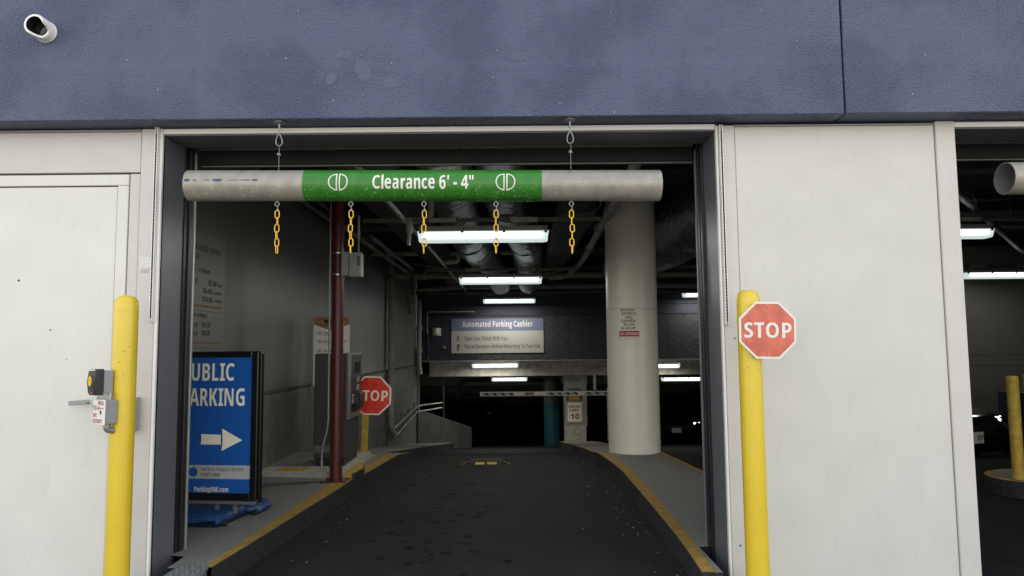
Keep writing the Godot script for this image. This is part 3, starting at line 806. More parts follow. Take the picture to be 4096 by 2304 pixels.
# ---------------------------------------------------------------- pipes and ducts
func pipe(label: String, pts: Array, r: float, m: Material, couplings := [], bend := 0.12, called := "pipe", group := "") -> Node3D:
	var o := thing(called, label, "pipe", Vector3.ZERO, 0, group)
	part(o, "run", MB.new().tube(elbowed(pts, bend), r, 12), m)
	for c in couplings:
		var p: Vector3 = c[0]; var d: Vector3 = c[1]
		part(o, "coupling", MB.new().cyl(p - d * 0.04, p + d * 0.04, r * 1.28, 14), m)
	return o
func ceiling_services() -> void:
	var X := Vector3.RIGHT; var Y := Vector3.UP; var Z := Vector3.BACK
	pipe("thin sprinkler pipe along the fireproofed beam above the lane", [Vector3(-1.1, 2.7, -4.9), Vector3(-1.05, 2.7, -17.0)], 0.024, M.pipe_grey, [[Vector3(-1.09, 2.7, -7.2), Z], [Vector3(-1.07, 2.7, -10.8), Z], [Vector3(-1.06, 2.7, -13.2), Z]])
	pipe("short branch pipe dropping to the sprinkler line behind the nearest lamp", [Vector3(-0.83, 3.36, -7.25), Vector3(-0.83, 2.72, -7.25), Vector3(-1.07, 2.70, -7.2)], 0.034, M.pipe_grey, [], 0.06)
	pipe("branch pipe with an elbow dropping right of the fireproofed beam", [Vector3(-0.83, 3.36, -10.9), Vector3(-0.83, 2.72, -10.9), Vector3(-1.04, 2.70, -10.85)], 0.034, M.pipe_grey, [], 0.06)
	var sp := thing("sprinkler_valve", "small valve with a hanging stub left of the nearest lamp", "valve", Vector3(-1.03, 2.6, -7.1))
	part(sp, "body", MB.new().lathe(Vector3(0, -0.03, 0), [Vector2(0.02, -0.03), Vector2(0.036, 0), Vector2(0.036, 0.06), Vector2(0.02, 0.1)], 12), M.pipe_grey)
	part(sp, "stub", MB.new().cyl(Vector3(-0.01, -0.17, 0), Vector3(0, -0.03, 0), 0.02, 10), M.pipe_grey)
	pipe("fat grey drain pipe turning off the left wall and crossing the ceiling", [Vector3(-2.43, 3.36, -14.2), Vector3(-2.43, 2.83, -14.2), Vector3(10.5, 2.81, -14.2)], 0.058, M.pipe_grey, [[Vector3(-1.75, 2.83, -14.2), X], [Vector3(2.5, 2.83, -14.2), X], [Vector3(0.3, 2.83, -14.2), X]], 0.18)
	pipe("vertical grey riser pipe on the left wall behind the inner stop sign", [Vector3(-2.43, 2.77, -14.25), Vector3(-2.43, -0.2, -14.3), Vector3(-2.42, -0.36, -14.6)], 0.06, M.pipe_grey, [[Vector3(-2.43, 1.9, -14.25), Y], [Vector3(-2.43, 0.7, -14.28), Y]], 0.15)
	pipe("upper of two slim conduits running low along the left wall", [Vector3(-2.42, -0.24, -14.4), Vector3(-2.40, -0.06, -18.0), Vector3(-1.84, -0.02, -18.5)], 0.022, M.galvanised)
	pipe("lower of two slim conduits running low along the left wall", [Vector3(-2.42, -0.42, -14.5), Vector3(-2.40, -0.20, -18.0), Vector3(-1.84, -0.15, -18.5)], 0.022, M.galvanised)
	pipe("dark drain line below the conduits on the left wall", [Vector3(-2.46, 0.9, -14.0), Vector3(-2.46, -0.5, -14.05), Vector3(-2.46, -0.26, -18.4)], 0.014, M.pipe_dark, [], 0.03)
	var clips := MB.new()
	for k in 4:
		clips.box(Vector3(-2.46, -0.26 + 0.05 * k, -15.0 - k), Vector3(0.06, 0.3, 0.05), 0.005)
	single("pipe_bracket", clips, M.galvanised, "small brackets holding the two conduits on the left wall", "bracket", "", "stuff")
	pipe("tall grey pipe in the corner beside the blue wall", [Vector3(-2.40, 2.62, -18.3), Vector3(-2.40, 0.98, -18.3), Vector3(-2.36, 0.72, -18.25)], 0.062, M.pipe_grey, [[Vector3(-2.4, 1.9, -18.3), Y], [Vector3(-2.4, 1.3, -18.3), Y]], 0.12)
	pipe("slim white conduit running down the left end of the blue wall", [Vector3(-0.98, 2.32, -18.4), Vector3(-2.2, 2.32, -18.4), Vector3(-2.2, 1.1, -18.45)], 0.016, M.pipe_grey, [], 0.04)
	pipe("black insulated pipe section under the slim white conduit", [Vector3(-2.19, 1.75, -18.35), Vector3(-2.19, 1.12, -18.35)], 0.045, M.rubber, [[Vector3(-2.19, 1.5, -18.35), Y], [Vector3(-2.19, 1.3, -18.35), Y]])
	pipe("upper grey pipe crossing in front of the blue wall", [Vector3(-2.4, 2.2, -16.8), Vector3(-2.45, 2.74, -16.8), Vector3(-1.2, 2.83, -16.8), Vector3(10.5, 2.80, -16.8)], 0.055, M.pipe_grey, [[Vector3(2.9, 2.82, -16.8), X]], 0.2)
	pipe("lower grey pipe crossing in front of the blue wall", [Vector3(-2.35, 2.66, -16.5), Vector3(-1.0, 2.67, -16.5), Vector3(10.5, 2.66, -16.5)], 0.038, M.pipe_dark, [[Vector3(-1.4, 2.67, -16.5), X]], 0.2)
	pipe("slanting grey pipe beside the cream column at the ceiling", [Vector3(1.07, 3.0, -5.2), Vector3(1.16, 2.94, -9.0), Vector3(1.27, 2.93, -12.6), Vector3(1.05, 2.72, -13.4), Vector3(0.7, 2.7, -13.4)], 0.05, M.pipe_grey, [[Vector3(1.15, 2.945, -9.2), Z], [Vector3(1.14, 2.95, -8.2), Z], [Vector3(1.21, 2.935, -11.0), Z]], 0.3)
	pipe("thin cable conduit looping down to the nearest lamp", [Vector3(1.0, 3.2, -7.4), Vector3(0.92, 2.78, -7.35), Vector3(0.5, 2.76, -7.25), Vector3(0.41, 2.58, -7.2)], 0.01, M.pipe_dark, [], 0.15)
	pipe("grey pipe crossing under the big duct right of the cream column", [Vector3(2.3, 2.73, -5.5), Vector3(2.3, 2.73, -14.0)], 0.042, M.pipe_grey, [[Vector3(2.3, 2.73, -10.6), Z]])
	pipe("short drop pipe from the big duct right of the cream column", [Vector3(2.12, 3.2, -10.2), Vector3(2.12, 2.76, -10.2), Vector3(2.28, 2.73, -10.25)], 0.03, M.pipe_grey, [], 0.05)
	pipe("thin vertical pipe hanging near the left duct", [Vector3(-0.52, 3.36, -11.6), Vector3(-0.52, 2.55, -11.6)], 0.02, M.pipe_dark)
	pipe("dark conduit along the top of the left wall", [Vector3(-2.44, 3.12, -4.6), Vector3(-2.44, 3.12, -14.0)], 0.03, M.pipe_dark)
	pipe("second dark conduit along the top of the left wall", [Vector3(-2.40, 3.22, -4.6), Vector3(-2.40, 3.22, -14.0)], 0.03, M.pipe_dark)
	pipe("black pipe crossing below the lower level ceiling", [Vector3(-1.75, -0.2, -22.6), Vector3(-1.65, 0.36, -22.6), Vector3(-0.3, 0.36, -22.6), Vector3(1.0, 0.33, -22.6)], 0.05, M.plastic_black, [[Vector3(-0.95, 0.36, -22.6), X]], 0.3)
	pipe("rusty chain-like rod hanging at the end of the left wall", [Vector3(-1.9, 0.62, -19.6), Vector3(-1.9, -0.5, -19.6)], 0.02, M.pipe_dark)
	pipe("grey elbow pipe right of the concrete pier", [Vector3(2.45, 0.9, -18.75), Vector3(2.15, 0.9, -18.75), Vector3(2.15, 0.25, -18.8)], 0.035, M.pipe_grey, [], 0.08)
	pipe("mid grey pipe crossing the ceiling in front of the fat drain pipe", [Vector3(-2.42, 3.02, -12.2), Vector3(1.05, 3.02, -12.2)], 0.04, M.pipe_grey, [[Vector3(-1.2, 3.02, -12.2), X]])
	pipe("slim pipe running beside the left wall under the ceiling", [Vector3(-2.2, 3.0, -8.8), Vector3(-2.2, 2.98, -16.2), Vector3(-2.3, 2.4, -16.4)], 0.03, M.pipe_grey, [[Vector3(-2.2, 3.0, -11.0), Z]])
	pipe("second slim pipe beside the left wall, ending in a drop", [Vector3(-1.92, 2.92, -9.6), Vector3(-1.92, 2.92, -13.6), Vector3(-1.92, 2.5, -13.7)], 0.036, M.pipe_dark, [[Vector3(-1.92, 2.92, -12.0), Z]])
	pipe("thin cable run sagging across the ceiling behind the second lamp", [Vector3(-1.9, 2.95, -13.0), Vector3(-0.6, 2.74, -13.1), Vector3(0.8, 2.76, -13.1), Vector3(1.2, 2.9, -13.2)], 0.008, M.pipe_grey, [], 0.5)
	pipe("dark pipe crossing high above the second lamp", [Vector3(-2.4, 3.2, -10.6), Vector3(10.4, 3.18, -10.6)], 0.05, M.pipe_dark)
	var rods := MB.new()
	for q in [[-1.7, 2.83, -14.2], [-0.6, 2.83, -14.2], [0.7, 2.83, -14.2], [2.7, 2.82, -14.2], [-1.6, 2.8, -16.8], [0.9, 2.82, -16.8], [2.6, 2.82, -16.8], [2.9, 2.67, -16.5], [-0.9, 2.67, -16.5]]:
		rods.cyl(Vector3(q[0], q[1], q[2]), Vector3(q[0], 3.36, q[2]), 0.008, 6)
	single("hanger_rods", rods, M.pipe_dark, "thin threaded rods holding the pipes to the ceiling", "rods", "", "stuff")
	# insulated ducts
	var d1 := thing("insulated_duct", "left of two wrapped round ducts bending along the ceiling", "duct", Vector3.ZERO, 0, "wrapped round ducts")
	var p1 := elbowed([Vector3(-0.62, 3.2, -5.4), Vector3(-0.68, 3.1, -9.2), Vector3(-0.62, 2.98, -10.6), Vector3(-0.33, 2.88, -13.0), Vector3(-0.25, 2.86, -16.2)], 1.0, 8)
	part(d1, "wrap", MB.new().tube(resampled3(p1, 0.16), 0.265, 18, false, 0.03, 3), M.duct_wrap)
	for k in [8, 18, 26, 30, 34, 39, 46]:
		var q := resampled3(p1, 0.16)
		if k < q.size() - 1: part(d1, "strap", MB.new().tube(ring_at(q[k], q[k + 1] - q[k], 0.268), 0.008, 6, true), M.pipe_dark)
	var d2 := thing("insulated_duct", "right of two wrapped round ducts bending along the ceiling", "duct", Vector3.ZERO, 0, "wrapped round ducts")
	var p2 := elbowed([Vector3(-0.1, 3.22, -5.4), Vector3(-0.08, 3.15, -8.6), Vector3(0.22, 2.97, -10.4), Vector3(0.3, 2.87, -12.6), Vector3(0.36, 2.86, -16.2)], 1.0, 8)
	part(d2, "wrap", MB.new().tube(resampled3(p2, 0.16), 0.245, 18, false, 0.03, 9), M.duct_wrap)
	for k in [6, 16, 27, 33, 38, 45]:
		var q := resampled3(p2, 0.16)
		if k < q.size() - 1: part(d2, "strap", MB.new().tube(ring_at(q[k], q[k + 1] - q[k], 0.248), 0.008, 6, true), M.pipe_dark)
	var d3 := thing("large_duct", "large grey wrapped duct at the ceiling right of the cream column", "duct")
	part(d3, "wrap", MB.new().tube(resampled3([Vector3(2.62, 3.12, -4.9), Vector3(2.55, 3.08, -8.5), Vector3(2.25, 3.02, -10.5), Vector3(2.2, 3.0, -13.6)], 0.25), 0.47, 20, false, 0.05, 5), M.duct_wrap)
	single("sprayed_drop", MB.new().box2(0.55, 1.0, 2.86, 3.14, -8.2, -13.2, 0.06), M.fireproof, "fireproofed lump of ceiling between the ducts and the column", "beam")
func resampled3(line: Array, step: float) -> Array:
	var o := []
	for i in line.size() - 1:
		var k := maxi(1, int(line[i].distance_to(line[i + 1]) / step))
		for j in k:
			o.append(line[i].lerp(line[i + 1], float(j) / k))
	o.append(line[-1])
	return o
func ring_at(c: Vector3, d: Vector3, r: float) -> Array:
	var t := d.normalized(); var s := t.cross(Vector3.UP).normalized(); var w := t.cross(s)
	var o := []
	for k in 20:
		o.append(c + (s * cos(TAU * k / 20) + w * sin(TAU * k / 20)) * r)
	return o

# ---------------------------------------------------------------- lamps
func fixture(label: String, at: Vector3, L := 1.31, turn := 0.0, energy := 0.5, rail := 0.0) -> void:
	var o := thing("fluorescent_lamp", label, "lamp", at, turn, "fluorescent lamps of the garage")
	var hs := PackedVector2Array([Vector2(-0.075, 0.03), Vector2(0.075, 0.03), Vector2(0.06, 0.085), Vector2(-0.06, 0.085)])
	var t := Transform3D(Basis(Vector3(0, 0, -1), Vector3.UP, Vector3.RIGHT), Vector3.ZERO)
	part(o, "housing", MB.new().prism(hs, -L / 2, L / 2, t), M.box_grey)
	var rings := []
	for e in [[-L / 2, 0.9], [-L / 2 + 0.04, 1.0], [L / 2 - 0.04, 1.0], [L / 2, 0.9]]:
		var ring := PackedVector3Array()
		for p in [Vector2(-0.085, 0.028), Vector2(0.085, 0.028), Vector2(0.074, -0.045), Vector2(0.05, -0.075), Vector2(-0.05, -0.075), Vector2(-0.074, -0.045)]:
			ring.append(Vector3(e[0] + (0.012 * signf(e[0]) if p.y > 0 else 0.0), p.y if p.y > 0 else p.y * e[1], p.x))
		rings.append(ring)
	part(o, "lens", MB.new().loft(rings), M.lamp_lens)
	part(o, "lamp_tube", MB.new().box(Vector3(0, -0.012, 0.084), Vector3(L - 0.12, 0.055, 0.012), 0.005), M.lamp_tube)
	for k in 4:
		part(o, "latch", MB.new().box(Vector3(lerpf(-L / 2 + 0.02, L / 2 - 0.02, k / 3.0), 0.03, 0.088), Vector3(0.03, 0.05, 0.014), 0.003), M.chrome)
	var l := AreaLight3D.new(); l.name = "lamp_light"; o.add_child(l)
	l.area_size = Vector2(L - 0.1, 0.12); l.light_energy = energy; l.light_color = Color(1.0, 0.985, 0.94); l.shadow_enabled = true
	l.rotation_degrees = Vector3(-90, 0, 0); l.position = Vector3(0, -0.085, 0)
	l.set("area_range", 30.0)
	if rail > 0.0:
		var r := thing("mounting_rail", "strut rail above the " + label.split(",")[0], "rail", at + Vector3(0, 0.155, 0), turn, "strut rails over the lamps")
		part(r, "rail", MB.new().box2(-rail, rail, -0.02, 0.02, -0.02, 0.02, 0.003), M.pipe_dark)
		for x in [-0.42, 0.42]:
			part(r, "rail_plate", MB.new().box2(x - 0.14, x + 0.14, -0.026, 0.023, -0.025, 0.024, 0.003), M.pipe_grey)
			part(r, "drop_wire", MB.new().cyl(Vector3(x - 0.13, -0.07, 0), Vector3(x - 0.13, -0.02, 0), 0.004, 6), M.wire)
			part(r, "drop_wire", MB.new().cyl(Vector3(x + 0.13, -0.07, 0), Vector3(x + 0.13, -0.02, 0), 0.004, 6), M.wire)
			part(r, "hanger_rod", MB.new().cyl(Vector3(x * 2.2, 0.02, 0), Vector3(x * 2.2, 3.36 - at.y - 0.155, 0), 0.006, 6), M.pipe_dark)
func lamps() -> void:
	fixture("lit lamp nearest to and just below the clearance bar", Vector3(-0.288, 2.545, -7.2), 1.31, 0, 0.7, 1.24)
	fixture("lit lamp second in the row over the entry lane, under the ducts", Vector3(-0.18, 2.475, -11.3), 1.30, 0, 1.2, 1.21)
	fixture("lit lamp third in the row, above the parking cashier sign", Vector3(-0.073, 2.57, -17.9), 1.30, 0, 1.2, 1.15)
	fixture("lit lamp mounted on the pale beam under the parking cashier sign", Vector3(-0.45, 0.94, -18.3), 1.17, 0, 1.1)
	fixture("lit lamp below the pale beam at the start of the lower level", Vector3(-0.1, 0.47, -21), 1.03, 0, 0.22)
	fixture("lit lamp high on the blue wall right of the cream column", Vector3(5.05, 2.70, -18.2), 1.31, 0, 0.8, 1.2)
	fixture("lit lamp on the pale beam right of the cream column", Vector3(3.68, 0.89, -18.45), 1.24, 0, 0.5)
	fixture("lit lamp below the pale beam right of the cream column", Vector3(4.95, 0.43, -21), 1.15, 0, 0.2)
	fixture("lit lamp nearest the door of the second opening", Vector3(4.98, 2.70, -8.3), 1.31, 0, 0.3, 1.3)
	fixture("lit lamp above the grey cross wall in the second bay", Vector3(8.65, 2.60, -12.5), 1.31, 0, 0.3, 1.3)

# ---------------------------------------------------------------- things at the entrance
func link_points(w: float, h: float) -> Array:
	var o := []
	for k in 10:
		var a := PI * k / 9.0
		o.append(Vector3(cos(a) * w, h + sin(a) * w, 0))
	for k in 10:
		var a := PI + PI * k / 9.0
		o.append(Vector3(cos(a) * w, -h + sin(a) * w, 0))
	return o
func entrance_things() -> void:
	# clearance bar
	var R := 0.09; var cy := 2.346; var cz := -4.1
	var bar := thing("clearance_bar", "hanging grey pipe with green clearance band over the entry lane", "clearance bar", Vector3(-0.508, cy, cz), 0)
	bar.rotation.z = -0.0085 + 0.0
	var hollow := func(x0: float, x1: float, r: float) -> MB:
		var rings := []
		for x in [x0, lerpf(x0, x1, 0.5), x1]:
			var ring := PackedVector3Array()
			for k in 49:
				var a := TAU * k / 48.0 + PI / 2
				ring.append(Vector3(x, sin(a) * r, cos(a) * r * 1.0))
			rings.append(ring)
		return MB.new().loft(rings, false, false)
	var body := bar_tube(-1.379, 1.379, R, 1024)
	part(bar, "pipe_body", body, M.bar_metal)
	part(bar, "pipe_bore", bar_tube(-1.379, 1.379, R - 0.005, 0, true), M.galvanised)
	part(bar, "green_band", bar_tube(-0.693, 0.685, R + 0.0008, 0), M.bar_green, "green vinyl band with white lettering and scratches")
	text(bar, "Clearance 6' - 4\"", 0.58, 0.09, Vector3(0.003, 0, 0), M.sign_white, true, Basis(Vector3.RIGHT, -0.06), R + 0.0018)
	for x in [-0.486, 0.476]:
		var em := MB.new()
		for s in [-1.0, 1.0]:
			var outer := []; var inner := []
			for k in 13:
				var a := -PI / 2 + PI * k / 12.0
				outer.append(Vector2(s * (0.005 + cos(a) * 0.052), sin(a) * 0.053)); inner.append(Vector2(s * (0.0118 + cos(a) * 0.0385), sin(a) * 0.0435))
			for k in 12:
				flat_tri(em, outer[k], outer[k + 1], inner[k + 1], R + 0.0018, 3); flat_tri(em, outer[k], inner[k + 1], inner[k], R + 0.0018, 3)
			for k in 8:
				var y0 := lerpf(-0.053, 0.053, k / 8.0); var y1 := lerpf(-0.053, 0.053, (k + 1) / 8.0)
				flat_tri(em, Vector2(s * 0.005, y0), Vector2(s * 0.0118, y0), Vector2(s * 0.0118, y1), R + 0.0018, 3)
				flat_tri(em, Vector2(s * 0.005, y0), Vector2(s * 0.0118, y1), Vector2(s * 0.005, y1), R + 0.0018, 3)
		var eo := part(bar, "split_circle_emblem", em, M.sign_white)
		eo.position = Vector3(x, 0, 0); eo.rotation.x = -0.05
	var scuffs := MB.new()
	for q in [[-1.355, 0.018, 0.02], [-1.31, 0.014, 0.008], [-1.24, 0.02, 0.006], [-1.18, 0.03, 0.018], [-1.02, 0.035, 0.007], [-0.965, 0.02, 0.014], [-1.09, 0.03, 0.004]]:
		for k in 10:
			var a := TAU * k / 10.0; var b := TAU * (k + 1) / 10.0
			flat_tri(scuffs, Vector2(q[0], 0.014), Vector2(q[0] + cos(a) * q[1], 0.014 + sin(a) * q[2] * 0.5 * (1.0 if k % 3 else 0.6)), Vector2(q[0] + cos(b) * q[1], 0.014 + sin(b) * q[2] * 0.5 * (1.0 if (k + 1) % 3 else 0.6)), R + 0.0008, 3)
	part(bar, "blue_scuffs", scuffs, M.stucco, "blue paint scuffs on the left end of the pipe", "stuff")
	for x in [-0.861, -0.43, -0.002, 0.419, 0.861]:
		var eb := part(bar, "eye_bolt", MB.new().tube(link_points(0.012, 0.0), 0.0038, 8, true).cyl(Vector3(0, 0.012, 0), Vector3(0, 0.022, 0), 0.005, 8), M.galvanised)
		eb.position = Vector3(x, -R - 0.018, 0)
	# hangers
	for q in [[-1.366, "left"], [0.351, "right"]]:
		var top := 2.737
		var hg := thing("bar_hanger", "%s steel hook and wire holding up the clearance bar" % q[1], "hanger", Vector3(q[0], top, cz), 0, "hangers of the clearance bar")
		part(hg, "ceiling_washer", MB.new().lathe(Vector3(0, -0.008, 0), [Vector2(0.008, -0.005), Vector2(0.03, -0.001), Vector2(0.033, 0.003), Vector2(0.033, 0.006)], 20), M.galvanised)
		part(hg, "eye_bolt", MB.new().cyl(Vector3(0, -0.05, 0), Vector3(0, -0.008, 0), 0.006, 10).tube([Vector3(0, -0.05, 0), Vector3(0.002, -0.085, 0)], 0.003, 6), M.galvanised)
		var cb := []
		for k in 20:
			var a := TAU * k / 20.0
			cb.append(Vector3(cos(a) * (0.017 - 0.008 * sin(a)), -0.108 + sin(a) * 0.036, 0.004 * sin(a)))
		part(hg, "carabiner", MB.new().tube(cb, 0.0035, 8, true), M.galvanised)
		part(hg, "wire", MB.new().tube([Vector3(0, -0.14, 0), Vector3(0.004, -0.17, 0.003), Vector3(0.001, -0.2, 0), Vector3(0.002, -0.302, 0)], 0.0016, 6), M.wire)
		part(hg, "wire_clamp", MB.new().box(Vector3(0.001, -0.197, 0.002), Vector3(0.02, 0.01, 0.012), 0.003, Basis(Vector3.BACK, 0.3)).cyl(Vector3(-0.008, -0.19, 0.002), Vector3(0.011, -0.203, 0.004), 0.004, 8), M.galvanised)
	# chains
	var xs := [-1.369, -0.938, -0.510, -0.0895, 0.353]
	var words := ["first from the left, before the dark wall", "second from the left, beside the red pole", "third, at the left end of the lamp", "fourth from the left, in front of the lit lamp", "fifth from the left, beside the slanting pipe"]
	var lm := MB.new().tube(link_points(0.0117, 0.0119), 0.0032, 8, true).mesh()
	for i in 5:
		var ch := thing("plastic_chain", "yellow chain under the clearance bar, " + words[i], "chain", Vector3(xs[i], cy - 0.0085 * (xs[i] + 0.508) - R - 0.03, cz), 0, "yellow chains under the clearance bar")
		part(ch, "snap_hook", MB.new().tube([Vector3(0, 0.0, 0), Vector3(0.003, -0.012, 0.002), Vector3(0, -0.03, 0)], 0.003, 6).box(Vector3(0.003, -0.022, 0), Vector3(0.007, 0.014, 0.006), 0.002), M.galvanised)
		for k in 6:
			var lk := MeshInstance3D.new(); lk.name = "link"; lk.mesh = lm; lk.material_override = M.chain_yellow
			ch.add_child(lk, true)
			lk.position = Vector3(0.002 * sin(k * 1.7 + i), -0.049 - k * 0.0415, 0)
			lk.rotation = Vector3(0, (PI / 2 if k % 2 else 0.0) + 0.16 * sin(i * 2.1 + k), 0.04 * sin(i + k * 2.0))
	# bollards
	var bp := [Vector2(0.0615, -0.02), Vector2(0.0615, 1.61), Vector2(0.0625, 1.613), Vector2(0.0625, 1.622), Vector2(0.0615, 1.625), Vector2(0.061, 1.65), Vector2(0.056, 1.672), Vector2(0.045, 1.688), Vector2(0.028, 1.696), Vector2(0.002, 1.699)]
	var bl := thing("yellow_bollard", "tall yellow bollard with card reader in front of the service door", "bollard", Vector3(-2.101, 0, -3.86), 0, "tall yellow bollards at the entrance")
	part(bl, "post", MB.new().lathe(Vector3.ZERO, bp, 36), M.yellow)
	var ds := MB.new(); var rng := RandomNumberGenerator.new(); rng.seed = 8
	for k in 15:
		var a := rng.randf_range(0.5, 2.2); var y := 1.3 + rng.randfn(0, 0.1) if k % 3 else rng.randf_range(0.3, 1.5)
		ds.box(Vector3(cos(a) * 0.0617, y, sin(a) * 0.0617), Vector3(0.001, rng.randf_range(0.002, 0.005), rng.randf_range(0.002, 0.007)), 0.0, Basis(Vector3.UP, -a))
	part(bl, "paint_chips", ds, M.steel_black, "", "stuff")
	twin(bl, Vector3(1.285, 0, -3.86), "tall yellow bollard carrying the faded stop sign right of the opening")
	# card reader and button box on the left bollard
	var cdr := thing("card_reader", "black card reader with yellow label on the left bollard", "card reader", Vector3(-2.118, 1.235, -3.86), -36)
	part(cdr, "back_box", MB.new().box2(-0.04, 0.04, -0.06, 0.06, 0.056, 0.105, 0.003), M.plastic_grey)
	var rh := []
	for e in [[-0.068, 0.14], [-0.055, 0.148], [0.0, 0.155], [0.055, 0.148], [0.068, 0.14]]:
		var ring := PackedVector3Array()
		for p in rounded_rect(0.086, 1.0, 0.008, 2):
			ring.append(Vector3(p.x, e[0], 0.105 if p.y < 0 else e[1] - (0.0 if absf(p.x) < 0.036 else 0.006)))
		rh.append(ring)
	part(cdr, "reader_body", MB.new().loft(rh), M.plastic_black)
	part(cdr, "warning_label", MB.new().prism(octagon(1.0), 0, 0.0015, Transform3D(Basis().scaled(Vector3(0.04, 0.052, 1)), Vector3(0, 0.006, 0.1552))), M.label_yellow)
	text(cdr, "CARD", 0.02, 0.004, Vector3(0, 0.012, 0.1572), M.ink)
	part(cdr, "status_strip", MB.new().box2(-0.028, 0.028, 0.06, 0.0665, 0.142, 0.147), M.sign_white)
	part(cdr, "red_mark", MB.new().box2(-0.006, 0.014, -0.058, -0.052, 0.145, 0.149), M.red)
	var bt := thing("button_box", "white press button box with red lettering on the left bollard", "button box", Vector3(-2.105, 1.078, -3.86), -31)
	part(bt, "back_box", MB.new().box2(-0.05, 0.05, -0.062, 0.062, 0.052, 0.118, 0.003), M.plastic_grey)
	part(bt, "face_plate", MB.new().box2(-0.056, 0.056, -0.066, 0.066, 0.1185, 0.123, 0.002), M.sign_white)
	part(bt, "push_button", MB.new().cyl(Vector3(-0.032, 0.024, 0.123), Vector3(-0.032, 0.024, 0.13), 0.013, 18), M.chrome)
	text(bt, "PRESS", 0.052, 0.02, Vector3(0.018, 0.048, 0.1238), M.red_ink)
	text(bt, "WTC", 0.036, 0.02, Vector3(-0.033, -0.016, 0.1238), M.red_ink)
	text(bt, "SECURITY", 0.084, 0.02, Vector3(-0.009, -0.046, 0.1238), M.red_ink)
	part(bt, "arrow", MB.new().box2(-0.008, 0.044, 0.0195, 0.0235, 0.1232, 0.1242).box(Vector3(-0.004, 0.026, 0.1237), Vector3(0.018, 0.004, 0.001), 0, Basis(Vector3.BACK, 0.8)).box(Vector3(-0.004, 0.017, 0.1237), Vector3(0.018, 0.004, 0.001), 0, Basis(Vector3.BACK, -0.8)), M.red_ink)
	part(bt, "diamond_mark", MB.new().prism(PackedVector2Array([Vector2(0, -0.014), Vector2(0.012, 0), Vector2(0, 0.014), Vector2(-0.012, 0)]), 0.1232, 0.1242, Transform3D(Basis(), Vector3(0.018, 0.0, 0))), M.ink_grey)
	part(bt, "conduit", MB.new().cyl(Vector3(0.03, 0.062, 0.085), Vector3(0.03, 0.1, 0.08), 0.013, 12), M.galvanised)
	part(bt, "conduit_elbow", MB.new().tube(elbowed([Vector3(0.02, -0.062, 0.09), Vector3(0.02, -0.092, 0.09), Vector3(0.02, -0.1, 0.055)], 0.02), 0.017, 12), M.galvanised)
	# stop sign on the right bollard
	stop_sign("faded_stop_sign", "faded red stop sign on the bollard right of the opening", Vector3(1.354, 1.476, -3.772), 0.302, M.red_faded, M.sign_white, -1.0)
	# security camera
	var sc := thing("security_camera", "white bullet camera high on the blue wall at the left", "security camera", Vector3(-2.735, 3.275, -4.05))
	var ax := Vector3(-0.03, 0.02, 1).normalized()
	var sx := ax.cross(Vector3.UP).normalized(); var sy := sx.cross(ax).normalized()
	var hs := []
	for e in [[-0.02, 1.0], [0.04, 1.0], [0.042, 0.985], [0.045, 1.0], [0.098, 1.0], [0.104, 0.96]]:
		var ring := PackedVector3Array()
		for k in 28:
			var a := TAU * k / 28.0
			ring.append(ax * (e[0] - (0.055 * clampf(cos(a - PI - 0.85) * 2.6 - 1.2, 0.0, 1.0) if e[0] > 0.09 else 0.0)) + (sx * cos(a) + sy * sin(a)) * 0.062 * e[1])
		hs.append(ring)
	part(sc, "housing", MB.new().loft(hs, true, false), M.trim_white)
	var hr := []
	for e in [[0.105, 0.95], [0.105, 0.76], [0.01, 0.74]]:
		var ring := PackedVector3Array()
		for k in 28:
			var a := TAU * k / 28.0
			ring.append(ax * (e[0] - (0.055 * clampf(cos(a - PI - 0.85) * 2.6 - 1.2, 0.0, 1.0) if e[0] > 0.09 else 0.0)) + (sx * cos(a) + sy * sin(a)) * 0.062 * e[1])
		hr.append(ring)
	part(sc, "rim", MB.new().loft([hr[0], hr[1]], true, false), M.trim_white)
	part(sc, "hood_lining", MB.new().loft([hr[1], hr[2]], true, false), M.plastic_black)
	part(sc, "lens", MB.new().cyl(ax * 0.0, ax * 0.045, 0.042, 24, 0.036), M.car_glass)
	part(sc, "base_flange", MB.new().cyl(Vector3(0.0, 0.0, -0.004), Vector3(0.0, 0.0, 0.006), 0.064, 28), M.trim_white)
func bar_tube(x0: float, x1: float, r: float, _n: int, inward := false) -> MB:
	var mb := MB.new()
	var along := 24
	for i in along:
		for k in 48:
			var p := []; var nn := []; var uv := []
			for c in [[i, k], [i + 1, k], [i + 1, k + 1], [i, k + 1]]:
				var a: float = TAU * c[1] / 48.0     # 0 = top, a quarter = front, half = underside
				var d := Vector3(0, cos(a), sin(a))
				p.append(Vector3(lerpf(x0, x1, float(c[0]) / along), 0, 0) + d * r); nn.append(-d if inward else d); uv.append(Vector2(c[1] / 48.0, float(c[0]) / along))
			mb.tri(p[0], p[1], p[2], nn[0], nn[1], nn[2], uv[0], uv[1], uv[2]); mb.tri(p[0], p[2], p[3], nn[0], nn[2], nn[3], uv[0], uv[2], uv[3])
	return mb
func stop_sign(called: String, label: String, at: Vector3, size: float, red: Material, white: Material, tilt := 0.0) -> Node3D:
	var o := thing(called, label, "stop sign", at, 0)
	o.rotation_degrees.z = tilt
	part(o, "plate", MB.new().prism(octagon(size), -0.003, 0.0), white)
	part(o, "red_face", MB.new().prism(octagon(size * 0.925), 0.0, 0.0012), red)
	text(o, "STOP", size * 0.83, size * 0.27, Vector3(0, 0, 0.0024), white)
	for q in [[0, 0.42], [0, -0.42]]:
		part(o, "bolt", MB.new().cyl(Vector3(q[0] * size, q[1] * size, 0), Vector3(q[0] * size, q[1] * size, 0.006), size * 0.018, 10), M.galvanised)
	return o

